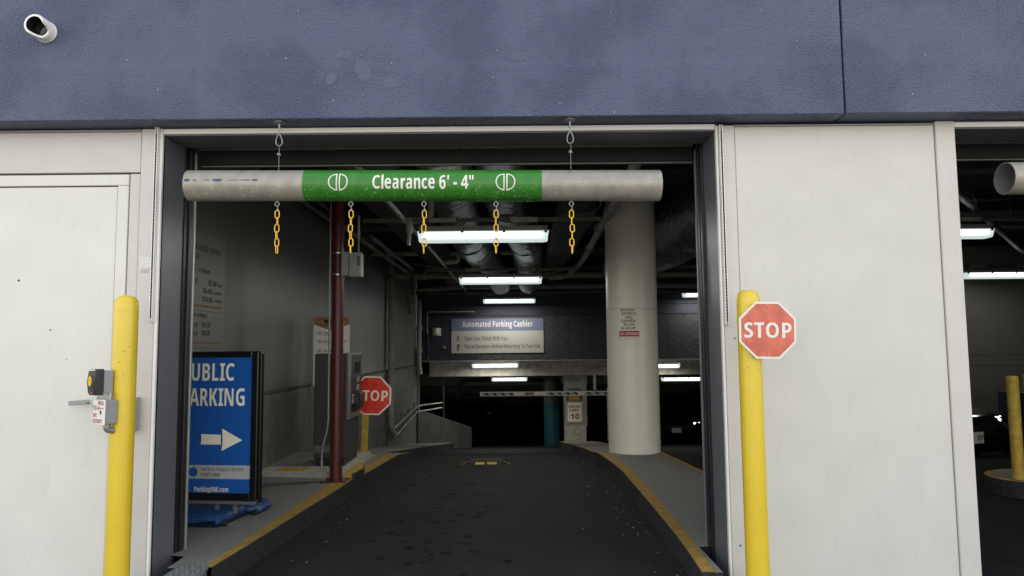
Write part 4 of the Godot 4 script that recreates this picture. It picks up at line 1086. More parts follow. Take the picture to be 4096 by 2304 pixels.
# ---------------------------------------------------------------- left walk
func left_walk_things() -> void:
	# poster stand: rotated a little, springs on a blue weighted foot
	var ps := thing("poster_stand", "blue public parking poster stand with arrow on the left walk", "poster stand", Vector3(-1.85, 0.15, -5.22), -7)
	var w := 0.655; var y0 := 0.165; var y1 := 1.235
	var t := 0.05
	part(ps, "frame", MB.new().box2(-w, -w + t, y0, y1, -0.025, 0.025, 0.006).box2(-t, 0, y0, y1, -0.025, 0.025, 0.006).box2(-w + t, -t, y1 - t * 0.85, y1, -0.025, 0.025, 0.006).box2(-w + t, -t, y0, y0 + t, -0.025, 0.025, 0.006), M.frame_black)
	part(ps, "frame_side", MB.new().box2(0.001, 0.014, y0 - 0.02, y1 - 0.02, -0.045, 0.0, 0.003), M.frame_black)
	var po := part(ps, "poster", MB.new().box2(-w + t - 0.005, -t + 0.005, y0 + t - 0.005, y1 - t * 0.8, -0.015, 0.012), M.poster_blue)
	var zf := 0.0135
	var px := func(x: float, y: float) -> Vector3:     # photo fractions of the visible poster: x from its right edge, y from its top
		return Vector3(x, y, zf)
	text(po, "PUBLIC", 0.405, 0.128, Vector3(-0.39, 1.085, zf), M.cream)
	text(po, "PARKING", 0.488, 0.128, Vector3(-0.348, 0.903, zf), M.cream)
	part(po, "arrow", MB.new().prism(PackedVector2Array([Vector2(-0.435, 0.56), Vector2(-0.28, 0.56), Vector2(-0.28, 0.63), Vector2(-0.435, 0.635), Vector2(-0.43, 0.598)]), 0.0128, 0.0138), M.cream)
	part(po, "arrow", MB.new().prism(PackedVector2Array([Vector2(-0.272, 0.515), Vector2(-0.115, 0.592), Vector2(-0.272, 0.675), Vector2(-0.266, 0.595)]), 0.0128, 0.0138), M.cream)
	part(po, "name_band", MB.new().box2(-w + t - 0.003, -t + 0.003, 0.315, 0.412, 0.0122, 0.0132), M.band_grey)
	text(po, "WORLD TRADE CENTER", 0.325, 0.024, Vector3(-0.262, 0.382, 0.0142), M.ink_grey, true)
	text(po, "PORTLAND", 0.15, 0.024, Vector3(-0.352, 0.345, 0.0142), M.ink_brown, true)
	var gl := MB.new()
	for k in 20:
		flat_tri(gl, Vector2.ZERO, Vector2(cos(TAU * k / 20.0), sin(TAU * k / 20.0)) * 0.034, Vector2(cos(TAU * (k + 1) / 20.0), sin(TAU * (k + 1) / 20.0)) * 0.034, 0.0, 0)
	part(po, "globe_mark", gl, M.poster_blue).position = Vector3(-0.487, 0.362, 0.0142)
	text(po, "ParkingNW.com", 0.262, 0.052, Vector3(-0.345, 0.235, zf), M.sign_white)
	part(ps, "hinge_bar", MB.new().box2(-w + 0.02, -0.01, y0 - 0.03, y0 - 0.006, -0.05, 0.02, 0.004), M.steel_dark)
	for x in [-0.31, -0.17]:
		var coil := []
		for k in 61:
			var a := TAU * k / 10.0
			coil.append(Vector3(x + cos(a) * 0.016, 0.075 + 0.062 * k / 60.0, sin(a) * 0.016 - 0.01))
		part(ps, "spring", MB.new().tube(coil, 0.004, 6), M.steel_dark)
	# foot: a wide slab in front and a rounded lobe behind, on small wheels
	var ft := MB.new()
	var fr := []
	for e in [[-0.3, 0.03, 0.02], [-0.295, 0.08, 0.0], [-0.2, 0.1, 0.0], [0.06, 0.09, 0.0], [0.135, 0.075, 0.012], [0.145, 0.03, 0.03]]:
		var ring := PackedVector3Array()
		for p in [Vector2(0.0, 0.012), Vector2(0.0, 0.05), Vector2(0.0, 1), Vector2(1, 1), Vector2(1.0, 0.05), Vector2(1, 0.012)]:
			ring.append(Vector3(lerpf(-0.64 + e[2], -0.2 - e[2], p.x), e[1] if p.y == 1 else p.y, e[0]) + Vector3((0.03 if p.x == 0 else -0.03) if p.y == 1 else 0.0, 0, 0))
		fr.append(ring)
	ft.loft(fr)
	part(ps, "foot", ft, M.base_blue, "blue plastic foot filled with water")
	var lobe := []
	for e in [[-0.16, 0.085, 1.0], [-0.08, 0.09, 1.0], [0.0, 0.085, 0.95], [0.06, 0.07, 0.8], [0.1, 0.04, 0.55]]:
		var ring := PackedVector3Array()
		for k in 12:
			var a := TAU * k / 12.0
			ring.append(Vector3(-0.36 + (e[0] + 0.16) * 0.95, 0.012 + (e[1] - 0.012) * (0.5 + 0.5 * clampf(sin(a) * 1.5, -1, 1)), -0.38 + cos(a) * 0.17 * e[2]))
		lobe.append(ring)
	part(ps, "foot_lobe", MB.new().loft(lobe), M.base_blue)
	for q in [Vector3(-0.2, 0.022, 0.09), Vector3(-0.15, 0.022, -0.26)]:
		part(ps, "wheel", MB.new().cyl(q, q + Vector3(0.02, 0, 0), 0.022, 14), M.rubber)
	# price board on the wall
	var pb := thing("price_board", "grey price board on the dark left wall just inside the opening", "price board", Vector3(-2.52, 0, 0), 0)
	part(pb, "board", MB.new().box2(0.0, 0.006, 1.2, 2.345, -6.19, -5.0), M.price_grey)
	var side := Basis(Vector3(0, 0, -1), Vector3.UP, Vector3.RIGHT)
	for q in [["WORLD TRADE CENTER", -5.75, 2.222, 0.66, 0.045, 0], ["PORTLAND", -5.545, 2.15, 0.26, 0.045, 1], ["am - 4:00pm", -5.70, 2.035, 0.36, 0.05, 0], ["Friday", -5.535, 1.95, 0.24, 0.06, 0], ["$2.00", -5.93, 1.95, 0.16, 0.05, 0], ["1st Hr", -6.08, 1.945, 0.1, 0.03, 0], ["$4.00", -5.84, 1.88, 0.17, 0.05, 0], ["Ea Add Hr", -6.04, 1.876, 0.17, 0.032, 0], ["$14.00", -5.84, 1.81, 0.19, 0.05, 0], ["Daily Max", -6.05, 1.807, 0.17, 0.032, 0], ["After 4:00pm", -5.68, 1.672, 0.31, 0.05, 0], ["Thursday", -5.53, 1.598, 0.29, 0.055, 0], ["$6.00", -5.83, 1.602, 0.16, 0.05, 0], ["Saturday", -5.53, 1.528, 0.29, 0.055, 0], ["$8.00", -5.83, 1.535, 0.16, 0.05, 0]]:
		text(pb, q[0], q[3], q[4], Vector3(0.0072, q[2], q[1]), M.ink_brown if q[5] else M.ink, true, side)
	for y in [1.752, 1.453]:
		part(pb, "orange_rule", MB.new().box2(0.0065, 0.0075, y - 0.008, y + 0.008, -6.12, -5.1), M.orange_line)
		part(pb, "thin_rule", MB.new().box2(0.0065, 0.0075, y - 0.042, y - 0.039, -6.15, -5.1), M.ink)
	# concrete pad with the ticket machine
	var pd := thing("concrete_pad", "low concrete pad with yellow nose under the ticket machine", "concrete pad")
	var flat := Transform3D(Basis(Vector3(1, 0, 0), Vector3(0, 0, -1), Vector3(0, 1, 0)), Vector3.ZERO)
	part(pd, "pad", MB.new().prism(PackedVector2Array([Vector2(-2.5, 7.1), Vector2(-1.62, 6.95), Vector2(-1.64, 8.3), Vector2(-2.5, 8.3)]), 0.14, 0.212, flat), M.concrete_light)
	part(pd, "yellow_nose", MB.new().prism(PackedVector2Array([Vector2(-1.618, 6.95), Vector2(-1.57, 6.945), Vector2(-1.54, 6.97), Vector2(-1.51, 7.25), Vector2(-1.55, 7.42), Vector2(-1.625, 7.6)]), 0.14, 0.214, flat), M.yellow_old, "yellow painted corner of the pad")
	part(pd, "black_side", MB.new().prism(PackedVector2Array([Vector2(-1.555, 6.945), Vector2(-1.53, 6.96), Vector2(-1.495, 7.25), Vector2(-1.53, 7.43), Vector2(-1.54, 7.43), Vector2(-1.508, 7.25), Vector2(-1.538, 6.968)]), 0.1, 0.2, flat), M.kerb_black)
	part(pd, "yellow_patch", MB.new().prism(PackedVector2Array([Vector2(-2.33, 7.06), Vector2(-2.03, 7.02), Vector2(-2.03, 7.2), Vector2(-2.3, 7.24)]), 0.2125, 0.218, flat), M.yellow_old)
	var tm := thing("ticket_machine", "dark grey ticket machine with silver front behind the red pole", "ticket machine", Vector3(-1.86, 0.272, -7.62))
	part(tm, "cabinet", MB.new().box2(-0.165, 0.155, 0.02, 1.075, -0.32, 0.32, 0.008), M.machine_grey)
	part(tm, "plinth", MB.new().box2(-0.15, 0.14, -0.06, 0.019, -0.3, 0.3), M.plastic_black)
	var fp := part(tm, "front_panel", MB.new().box2(0.156, 0.185, 0.40, 1.085, -0.29, 0.32, 0.006), M.machine_silver, "curved silver front of the ticket machine")
	part(fp, "control_inset", MB.new().box2(0.1855, 0.1885, 0.46, 1.06, -0.27, 0.2, 0.002), M.plastic_black)
	part(fp, "display_screen", MB.new().box2(0.189, 0.1925, 0.86, 0.98, -0.2, 0.05, 0.002), M.car_glass)
	part(fp, "push_button", MB.new().box2(0.189, 0.196, 0.77, 0.82, -0.14, -0.02, 0.003), M.chrome)
	part(fp, "push_button", MB.new().box2(0.189, 0.194, 0.68, 0.74, -0.14, -0.02, 0.003), M.plastic_grey)
	part(fp, "ticket_slot", MB.new().box2(0.189, 0.245, 0.50, 0.66, -0.16, 0.06, 0.008), M.plastic_black)
	part(fp, "slot_plate", MB.new().box2(0.189, 0.2, 0.55, 0.65, 0.07, 0.18, 0.003), M.chrome)
	part(tm, "lock_plate", MB.new().box2(-0.16, 0.0, 0.08, 0.15, 0.321, 0.325, 0.002), M.chrome)
	# red pole
	var rp := thing("red_pole", "dark red steel pole standing in front of the ticket machine", "pole", Vector3(-1.683, 0.15, -6.84))
	part(rp, "shaft", MB.new().cyl(Vector3(0, 0.01, 0), Vector3(0, 3.21, 0), 0.0565, 24), M.pole_red)
	part(rp, "base_plate", MB.new().box2(-0.12, 0.12, 0.0, 0.014, -0.1, 0.1, 0.003), M.pole_red)
	part(rp, "conduit", MB.new().tube(elbowed([Vector3(-0.13, 0.1, 0.02), Vector3(-0.13, 0.3, 0.02), Vector3(-0.073, 0.5, 0.02), Vector3(-0.073, 3.2, 0.02)], 0.1), 0.0105, 8), M.galvanised)
	part(rp, "conduit_coupling", MB.new().cyl(Vector3(-0.13, 0.13, 0.02), Vector3(-0.13, 0.2, 0.02), 0.017, 10), M.chrome)
	for y in [2.17, 1.96]:
		part(rp, "clamp", MB.new().lathe(Vector3(0, y - 0.008, 0), [Vector2(0.057, 0), Vector2(0.0595, 0), Vector2(0.0595, 0.016), Vector2(0.057, 0.016)], 24), M.chrome)
	for x in [-0.09, 0.09]:
		part(rp, "anchor_bolt", MB.new().cyl(Vector3(x, 0.014, 0.06), Vector3(x, 0.035, 0.06), 0.009, 6), M.galvanised)
	var eb := thing("electrical_box", "grey electrical box strapped to the upper red pole", "electrical box", Vector3(-1.515, 2.2, -6.74))
	part(eb, "enclosure", MB.new().box2(-0.105, -0.035, -0.115, 0.115, -0.06, 0.05, 0.006), M.box_grey)
	part(eb, "enclosure", MB.new().box2(-0.03, 0.085, -0.125, 0.11, -0.07, 0.06, 0.01), M.box_grey)
	part(eb, "latch", MB.new().box2(0.05, 0.078, -0.02, 0.07, 0.061, 0.066, 0.002), M.pipe_dark)
	part(eb, "antenna", MB.new().cyl(Vector3(0.05, 0.11, 0), Vector3(0.05, 0.26, 0), 0.007, 8).cyl(Vector3(0.05, 0.26, 0), Vector3(0.05, 0.47, 0), 0.014, 10, 0.012), M.pipe_grey)
	part(eb, "cable_loop", MB.new().tube(elbowed([Vector3(-0.07, -0.115, 0), Vector3(-0.06, -0.15, 0.01), Vector3(-0.02, -0.155, 0.01), Vector3(-0.02, -0.125, 0)], 0.03), 0.004, 6), M.rubber)
	# instruction board behind the machine
	var ib := thing("instruction_board", "white ticket instruction board with wood print behind the ticket machine", "instruction board", Vector3(-2.185, 0, -8.6), 3)
	part(ib, "board", MB.new().box2(-0.215, 0.215, 0.95, 1.775, -0.008, 0.004), M.sign_white)
	part(ib, "wood_header", MB.new().prism(PackedVector2Array([Vector2(-0.215, 1.775), Vector2(-0.215, 1.69), Vector2(0, 1.615), Vector2(0.215, 1.69), Vector2(0.215, 1.775)]), 0.0045, 0.0055), M.wood_print)
	part(ib, "header_badge", MB.new().box2(-0.09, 0.09, 1.705, 1.75, 0.006, 0.007), M.ink)
	for q in [["TAKE A TICKET", 1.585, 0.24], ["KEEP IT WITH YOU", 1.485, 0.27], ["USE THE STATION", 1.37, 0.25]]:
		text(ib, q[0], q[2], 0.025, Vector3(-0.1 + q[2] / 2, q[1], 0.0052), M.ink)
		part(ib, "picture_mark", MB.new().box2(-0.175, -0.118, q[1] - 0.02, q[1] - 0.015, 0.0045, 0.0055).box2(-0.175, -0.17, q[1] - 0.02, q[1] + 0.02, 0.0045, 0.0055).box2(-0.165, -0.123, q[1] + 0.014, q[1] + 0.02, 0.0045, 0.0055).box2(-0.126, -0.12, q[1] - 0.015, q[1] + 0.014, 0.0045, 0.0055).box2(-0.155, -0.135, q[1] - 0.006, q[1] + 0.006, 0.0045, 0.0055), M.ink_grey)
		part(ib, "small_print", MB.new().box2(-0.1, 0.1, q[1] - 0.032, q[1] - 0.028, 0.0045, 0.0055), M.ink_grey)
	part(ib, "side_post", MB.new().box2(-0.232, -0.218, 0.16, 1.79, -0.012, 0.006, 0.002), M.galvanised)
	# inner stop sign on a yellow post
	var st := stop_sign("inner_stop_sign", "bright red stop sign on a yellow post behind the ticket machine", Vector3(-1.64, 0.85, -8.33), 0.445, M.red, M.cream, -2.0)
	part(st, "post", MB.new().box2(-0.105, -0.03, -0.695, -0.12, -0.03, -0.006, 0.003), M.yellow_old)
	part(st, "foot_plate", MB.new().box2(-0.24, 0.06, -0.70, -0.69, -0.12, 0.02, 0.002), M.yellow_old)

# ---------------------------------------------------------------- along the lane
func lane_things() -> void:
	# rubber hump with yellow reflectors
	var hp := thing("speed_hump", "small black rubber hump with yellow reflectors in mid lane", "speed hump", Vector3(-0.345, 0.003, -9.15))
	hp.position.y = fall(-9.15) + 0.003
	var rings := []
	for e in [[-0.22, 0.004, 0.8], [-0.16, 0.045, 1.0], [-0.02, 0.06, 1.0], [0.1, 0.05, 1.0], [0.2, 0.004, 1.05]]:
		var ring := PackedVector3Array()
		for p in [Vector2(-0.3, 0.0), Vector2(-0.18, 1.0), Vector2(0.18, 1.0), Vector2(0.3, 0.0)]:
			ring.append(Vector3(p.x * e[2], e[1] * p.y - 0.002, e[0]))
		rings.append(ring)
	part(hp, "body", MB.new().loft(rings), M.rubber)
	for x in [-0.075, 0.075]:
		part(hp, "reflector", MB.new().box(Vector3(x, 0.031, 0.155), Vector3(0.115, 0.042, 0.008), 0.002, Basis(Vector3.RIGHT, -1.05)), M.yellow)
	for s in [-1.0, 1.0]:
		for k in 2:
			part(hp, "stripe", MB.new().box(Vector3(s * (0.235 + 0.03 * k), 0.034 - 0.012 * k, 0.08), Vector3(0.008, 0.004, 0.22), 0.001, Basis(Vector3.UP, s * 0.35)), M.yellow_old)
	# sign on the cream column
	var cs := thing("security_sign", "white security patrol sign with red strip on the cream column", "sign", Vector3(1.362, 1.668, -8.293), 3)
	part(cs, "plate", MB.new().box2(-0.12, 0.12, -0.185, 0.185, -0.003, 0.001), M.sign_white)
	var y := 0.15
	for q in [["SECURITY", 0.2], ["PATROLS", 0.17], ["AND", 0.09], ["CAMERAS", 0.19], ["IN USE", 0.13], ["24 HOURS.", 0.2]]:
		text(cs, q[0], q[1], 0.032, Vector3(0, y, 0.002), M.ink_dark_red, true); y -= 0.0425
	part(cs, "red_strip", MB.new().box2(-0.118, 0.118, -0.16, -0.095, 0.0015, 0.0025), M.red_ink)
	text(cs, "NO LOITERING", 0.215, 0.03, Vector3(0, -0.128, 0.0035), M.sign_white)
	for q in [[-0.105, 0.175], [0.105, 0.175], [-0.105, -0.175], [0.105, -0.175]]:
		part(cs, "screw", MB.new().cyl(Vector3(q[0], q[1], 0.001), Vector3(q[0], q[1], 0.004), 0.006, 8), M.ink)
	# cashier sign
	var ca := thing("cashier_sign", "large blue and grey parking cashier sign on the blue wall", "sign", Vector3(-0.39, 1.693, -18.585))
	ca.rotation.z = 0.0
	part(ca, "plate", MB.new().box2(-1.205, 1.205, -0.45, 0.45, -0.015, 0.0, 0.003), M.sign_grey)
	part(ca, "blue_header", MB.new().box2(-1.203, 1.203, 0.13, 0.448, 0.0005, 0.003), M.sign_blue)
	text(ca, "Automated Parking Cashier", 1.84, 0.21, Vector3(0, 0.285, 0.005), M.sign_white, true)
	text(ca, "Take Your Ticket With You", 1.13, 0.125, Vector3(-0.31, -0.065, 0.003), M.ink, false)
	text(ca, "Pay at Elevators Before Returning To Your Car", 1.98, 0.14, Vector3(0.13, -0.285, 0.003), M.ink, false)
	part(ca, "walker_mark", MB.new().prism(octagon(0.04), 0.001, 0.003, Transform3D(Basis(), Vector3(-1.03, 0.0, 0))).box(Vector3(-1.03, -0.055, 0.002), Vector3(0.03, 0.07, 0.002), 0, Basis(Vector3.BACK, -0.2)).box(Vector3(-1.06, -0.11, 0.002), Vector3(0.018, 0.075, 0.002), 0, Basis(Vector3.BACK, -0.6)).box(Vector3(-1.01, -0.115, 0.002), Vector3(0.018, 0.075, 0.002), 0, Basis(Vector3.BACK, 0.4)).box(Vector3(-0.995, -0.045, 0.002), Vector3(0.06, 0.016, 0.002), 0, Basis(Vector3.BACK, -0.4)).box(Vector3(-1.065, -0.045, 0.002), Vector3(0.05, 0.016, 0.002), 0, Basis(Vector3.BACK, 0.6)), M.ink_grey)
	part(ca, "pay_mark", MB.new().prism(octagon(0.04), 0.001, 0.003, Transform3D(Basis(), Vector3(-1.035, -0.225, 0))).box(Vector3(-1.035, -0.3, 0.002), Vector3(0.055, 0.1, 0.002)).box(Vector3(-1.035, -0.365, 0.002), Vector3(0.035, 0.05, 0.002)).box(Vector3(-1.0, -0.25, 0.002), Vector3(0.05, 0.05, 0.002)), M.ink_grey)
	# horn on the blue wall
	var hn := thing("alarm_horn", "small cream alarm horn left of the parking cashier sign", "alarm")
	hn.position = Vector3(-1.99, 1.80, -18.6)
	part(hn, "body", MB.new().lathe(Vector3(0, -0.1, 0.09), [Vector2(0.02, 0), Vector2(0.08, 0.03), Vector2(0.1, 0.1), Vector2(0.085, 0.13), Vector2(0.085, 0.2)], 16), M.sign_white)
	part(hn, "back_plate", MB.new().box2(-0.1, 0.12, -0.1, 0.11, 0.0, 0.03, 0.005), M.sign_white)
	single("wall_fitting", MB.new().lathe(Vector3(-1.78, 1.40, -18.57), [Vector2(0.01, -0.04), Vector2(0.04, -0.02), Vector2(0.04, 0.02), Vector2(0.01, 0.04)], 12), M.pipe_grey, "round pale knob on the blue wall below the alarm horn", "wall fitting")
	# signs on the pier
	var sp := thing("speed_sign", "white speed limit ten sign on the concrete pier", "sign", Vector3(1.652, -0.362, -19.30))
	part(sp, "plate", MB.new().prism(rounded_rect(0.42, 0.55, 0.04), 0, 0.004), M.cream)
	var bd := MB.new()
	var ro := rounded_rect(0.395, 0.525, 0.032); var ri := rounded_rect(0.375, 0.505, 0.026)
	for k in ro.size():
		var k1 := (k + 1) % ro.size()
		flat_tri(bd, ro[k], ro[k1], ri[k1], 0, 0); flat_tri(bd, ro[k], ri[k1], ri[k], 0, 0)
	part(sp, "border_line", bd, M.ink).position = Vector3(0, 0, 0.0055)
	text(sp, "SPEED", 0.32, 0.065, Vector3(0, 0.145, 0.006), M.ink)
	text(sp, "LIMIT", 0.25, 0.065, Vector3(0, 0.052, 0.006), M.ink)
	text(sp, "10", 0.235, 0.145, Vector3(0.01, -0.12, 0.006), M.ink)
	var ps := thing("permit_sign", "grey permit rules sign high on the concrete pier", "sign", Vector3(1.65, 0.40, -19.285))
	part(ps, "plate", MB.new().box2(-0.19, 0.19, -0.22, 0.2, 0, 0.004), M.pipe_grey)
	text(ps, "PAY PARKING AND", 0.32, 0.032, Vector3(0, 0.25, 0.017), M.ink)
	text(ps, "PERMITS ONLY", 0.26, 0.032, Vector3(0, 0.215, 0.006), M.ink)
	for k in 6:
		part(ps, "small_print", MB.new().box2(-0.15 + 0.01 * (k % 3), 0.15 - 0.015 * (k % 2), 0.13 - 0.04 * k, 0.142 - 0.04 * k, 0.0045, 0.006), M.ink_grey)
	part(ps, "dark_strip", MB.new().box2(-0.185, 0.185, -0.2, -0.12, 0.0045, 0.006), M.ink_grey)
	var ns := thing("navy_notice", "navy notice with yellow lines above the speed limit sign", "sign", Vector3(1.65, 0.03, -19.30))
	part(ns, "plate", MB.new().box2(-0.2, 0.2, -0.11, 0.15, 0, 0.004), M.navy)
	for k in 5:
		part(ns, "yellow_line", MB.new().box2(-0.16 + 0.02 * (k % 2), 0.16 - 0.02 * (k % 2), 0.065 - 0.036 * k, 0.083 - 0.036 * k, 0.0045, 0.006), M.label_yellow)
	# barrier
	var gb := thing("gate_barrier", "white barrier arm with black diagonal stripes across the ramp", "barrier", Vector3(2.35, 0, -16.5))
	var gy := 0.325
	part(gb, "arm", MB.new().box2(-3.10, -0.12, gy - 0.047, gy + 0.047, 0.09, 0.12, 0.004), M.cream)
	for seg in [[-3.06, -2.32, 4], [-1.58, -0.86, 4], [-0.72, -0.14, 3]]:
		part(gb, "reflective_panel", MB.new().box2(seg[0], seg[1], gy - 0.03, gy + 0.03, 0.1205, 0.1215), M.band_grey)
		for k in seg[2]:
			var x: float = seg[0] + 0.05 + k * 0.185
			part(gb, "black_stripe", MB.new().prism(PackedVector2Array([Vector2(x, gy + 0.029), Vector2(x + 0.075, gy + 0.029), Vector2(x + 0.13, gy - 0.029), Vector2(x + 0.055, gy - 0.029)]), 0.122, 0.123), M.navy)
	part(gb, "notice_plate", MB.new().box2(-2.08, -1.87, gy - 0.034, gy + 0.036, 0.1205, 0.1225), M.pipe_grey)
	text(gb, "AUTOMOBILE", 0.17, 0.022, Vector3(-1.975, gy + 0.016, 0.1235), M.ink)
	text(gb, "TRAFFIC ONLY", 0.18, 0.022, Vector3(-1.975, gy - 0.016, 0.1235), M.ink)
	part(gb, "arm_clamp", MB.new().box2(-0.14, 0.06, gy - 0.1, gy + 0.1, 0.07, 0.13, 0.01), M.sign_white)
	part(gb, "cabinet", MB.new().box2(-0.16, 0.22, fall(-16.5) + 0.15, 0.42, -0.22, 0.06, 0.01), M.box_grey)

# ---------------------------------------------------------------- cars and far level
func make_car(called: String, label: String, at: Vector3, turn: float, paint: Material, lit: int, plate := "") -> Node3D:   # nose towards +z
	var o := thing(called, label, "car", at, turn, "")
	var secs := [[2.25, 0.30, 0.58, 0.70], [2.2, 0.24, 0.70, 0.82], [1.9, 0.2, 0.80, 0.88], [1.0, 0.2, 0.94, 0.91], [0.0, 0.2, 0.98, 0.92], [-1.2, 0.2, 1.0, 0.92], [-1.9, 0.22, 1.02, 0.89], [-2.2, 0.28, 0.98, 0.84], [-2.27, 0.36, 0.85, 0.74]]
	var rings := []
	for s in secs:
		var ring := PackedVector3Array()
		for p in [Vector2(-0.94, 0.0), Vector2(-1.0, 0.3), Vector2(-1.0, 0.62), Vector2(-0.93, 0.93), Vector2(-0.8, 1.0), Vector2(0.8, 1.0), Vector2(0.93, 0.93), Vector2(1.0, 0.62), Vector2(1.0, 0.3), Vector2(0.94, 0.0)]:
			ring.append(Vector3(p.x * s[3], lerpf(s[1], s[2], p.y), s[0]))
		rings.append(ring)
	part(o, "body", MB.new().loft(rings), paint)
	var cab := []
	for s in [[0.95, 0.93, 0.95, 0.80], [0.25, 0.95, 1.42, 0.70], [-0.3, 0.96, 1.49, 0.66], [-1.3, 0.98, 1.45, 0.66], [-2.0, 0.99, 1.02, 0.76]]:
		var ring := PackedVector3Array()
		for p in [Vector2(-1.06, 0.0), Vector2(-0.98, 0.7), Vector2(-0.8, 1.0), Vector2(0.8, 1.0), Vector2(0.98, 0.7), Vector2(1.06, 0.0)]:
			ring.append(Vector3(p.x * s[3], lerpf(s[1] - 0.03, s[2], p.y), s[0]))
		cab.append(ring)
	part(o, "cabin_glass", MB.new().loft(cab), M.car_glass)
	part(o, "roof", MB.new().box(Vector3(0, 1.475, -0.55), Vector3(1.08, 0.04, 1.3), 0.015), paint)
	for sx in [-1.0, 1.0]:
		for z in [1.4, -1.4]:
			var wp := Vector3(sx * 0.80, 0.33, z)
			var wh := part(o, "wheel", MB.new().cyl(wp - Vector3(0.11, 0, 0), wp + Vector3(0.11, 0, 0), 0.33, 22), M.rubber)
			part(wh, "rim", MB.new().cyl(wp + Vector3(sx * 0.1, 0, 0), wp + Vector3(sx * 0.122, 0, 0), 0.22, 16), M.machine_silver)
		part(o, "headlight", MB.new().box(Vector3(sx * 0.64, 0.66, 2.1), Vector3(0.26, 0.11, 0.16), 0.03, Basis(Vector3.UP, sx * 0.5)), M.headlight_glow_glint if lit & 1 else M.chrome)
		part(o, "taillight", MB.new().box(Vector3(sx * 0.68, 0.82, -2.2), Vector3(0.22, 0.13, 0.1), 0.02), M.taillight_glow if lit & 2 else M.red)
		part(o, "mirror", MB.new().box(Vector3(sx * 0.98, 1.0, 0.62), Vector3(0.2, 0.13, 0.1), 0.03), paint)
	part(o, "grille", MB.new().box(Vector3(0, 0.55, 2.25), Vector3(0.8, 0.14, 0.05), 0.01), M.plastic_black)
	var pl := part(o, "number_plate", MB.new().box(Vector3(0, 0.46, 2.275), Vector3(0.31, 0.155, 0.012), 0.003), M.sign_white)
	if plate:
		text(pl, plate, 0.1, 0.075, Vector3(0.085, 0.46, 2.2825), M.ink)
	part(o, "rear_plate", MB.new().box(Vector3(0, 0.75, -2.29), Vector3(0.31, 0.155, 0.012), 0.003), M.label_yellow)
	return o
func far_things() -> void:
	make_car("parked_car", "dark car with two red taillights parked deep on the lower level", Vector3(-1.85, fall(-58), -56), 180, M.car_black, 2).rotation_degrees.y = 0
	make_car("parked_car", "small dark car far left on the lower level", Vector3(-5.4, fall(-58), -57), 0, M.car_black, 0)
	make_car("parked_car", "black car with one red taillight showing past the wing wall", Vector3(-2.6, fall(-30), -29.5), 8, M.car_red, 2)
	make_car("parked_car", "black car with bright headlights facing out right of the cream column", Vector3(5.95, fall(-24), -26), -14, M.car_black, 1)
	var ps := thing("pay_station_sign", "dark blue overhead pay station sign deep on the lower level", "sign", Vector3(0.25, -1.72, -41.6))
	part(ps, "plate", MB.new().box2(-1.2, 1.2, -0.2, 0.2, -0.03, 0.0), M.blue_band)
	text(ps, "Pay Station", 0.75, 0.2, Vector3(-0.6, 0.0, 0.002), M.sign_grey)
	text(ps, "Elevators", 0.7, 0.18, Vector3(0.62, 0.0, 0.002), M.sign_grey)

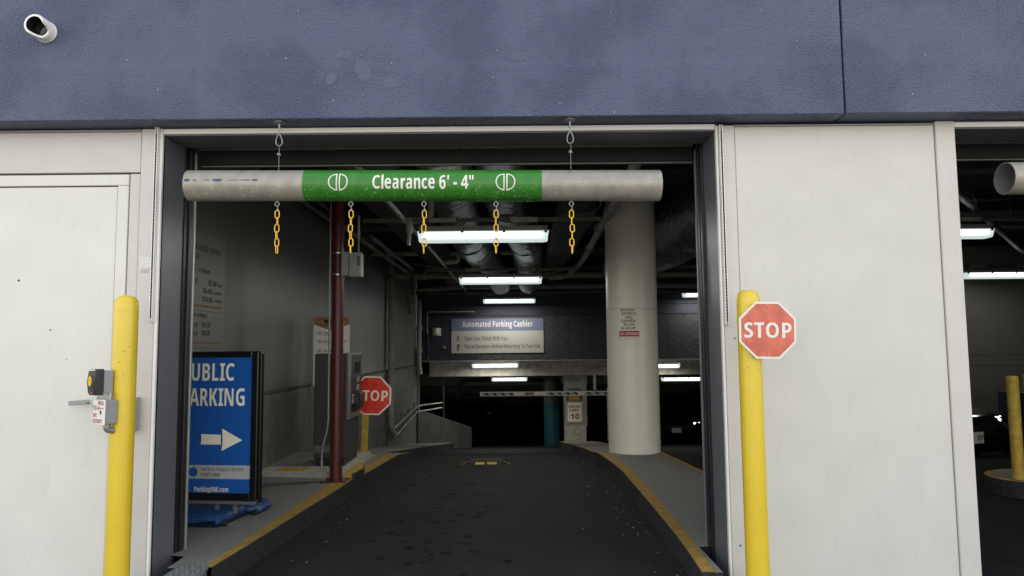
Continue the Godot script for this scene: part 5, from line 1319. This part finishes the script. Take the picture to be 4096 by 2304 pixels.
func second_bay() -> void:
	var isl := thing("small_island", "small kerbed island with yellow rim in the second bay", "traffic island", Vector3.ZERO, 0, "", "structure")
	var flat := Transform3D(Basis(Vector3(1, 0, 0), Vector3(0, 0, -1), Vector3(0, 1, 0)), Vector3.ZERO)
	var o := PackedVector2Array(); var i := PackedVector2Array()
	for k in 13:
		var a := PI / 2 + PI * k / 12.0
		o.append(Vector2(5.0 + cos(a) * 0.55, 6.75 - sin(a) * 0.42)); i.append(Vector2(5.0 + cos(a) * 0.48, 6.75 - sin(a) * 0.35))
	o.append_array([Vector2(7.5, 7.17), Vector2(7.5, 6.33)]); i.append_array([Vector2(7.4, 7.1), Vector2(7.4, 6.4)])
	part(isl, "kerb", MB.new().prism(o, -0.02, 0.148, flat), M.kerb_black)
	part(isl, "kerb_paint", MB.new().prism(o, 0.1485, 0.1525, flat), M.yellow_paint)
	part(isl, "island_surface", MB.new().prism(i, 0.153, 0.156, flat), M.concrete)
	var b := thing("short_bollard", "short yellow bollard on the small island in the second bay", "bollard", Vector3(4.62, 0.155, -6.62), 0, "short bollards in the second bay")
	part(b, "post", MB.new().lathe(Vector3.ZERO, [Vector2(0.05, 0), Vector2(0.05, 0.93), Vector2(0.044, 0.935), Vector2(0.002, 0.936)], 24), M.yellow_old)
	twin(b, Vector3(4.98, 0.155, -6.9), "second short yellow bollard, half cut off at the right edge of the photo")
	# second clearance pipe
	var t := thing("clearance_bar", "open end of the second clearance pipe hanging at the far right", "clearance bar", Vector3(4.3, 2.358, -4.1))
	part(t, "pipe_body", bar_tube(-1.405, 1.405, 0.094, 0), M.bar_metal)
	part(t, "pipe_bore", bar_tube(-1.405, 1.405, 0.089, 0, true), M.galvanised)
	part(t, "pipe_rim", ring_mesh(-1.4055, 0.089, 0.094), M.galvanised)
	make_car("parked_car", "black car with number plate parked in the second bay", Vector3(5.55, fall(-11.5), -12.0), 20, M.car_black, 1, "BP")  # its headlights emit to stand in for a bright reflected glint
	var bx := thing("blue_cabinet", "narrow dark blue metal cabinet behind the short bollard", "cabinet", Vector3(7.42, fall(-10.6), -10.6))
	part(bx, "body", MB.new().box2(-0.12, 0.12, 0, 0.92, -0.2, 0.2, 0.008), M.box_blue)
	part(bx, "edge_trim", MB.new().box2(0.1205, 0.128, 0.02, 0.91, 0.17, 0.2, 0.002), M.chrome)
	pipe("coiled cable hanging under the second bay ceiling", ring_at(Vector3(5.05, 2.95, -7.8), Vector3(0, 0.1, 1), 0.13) + [Vector3(5.3, 2.98, -7.8), Vector3(6.3, 3.05, -7.9)], 0.008, M.pipe_dark, [], 0.02)
	pipe("dark pipe under the second bay ceiling near the coiled cable", [Vector3(3.0, 2.98, -8.6), Vector3(10.5, 2.98, -8.6)], 0.05, M.pipe_dark)
	pipe("second dark pipe under the second bay ceiling", [Vector3(3.5, 3.0, -6.0), Vector3(9.5, 3.0, -13.0)], 0.045, M.pipe_dark)
func ring_mesh(x: float, r0: float, r1: float) -> MB:
	var mb := MB.new()
	for k in 40:
		var a := TAU * k / 40.0; var b := TAU * (k + 1) / 40.0
		mb.quad(Vector3(x, cos(a) * r0, sin(a) * r0), Vector3(x, cos(a) * r1, sin(a) * r1), Vector3(x, cos(b) * r1, sin(b) * r1), Vector3(x, cos(b) * r0, sin(b) * r0), Vector3.LEFT)
	return mb
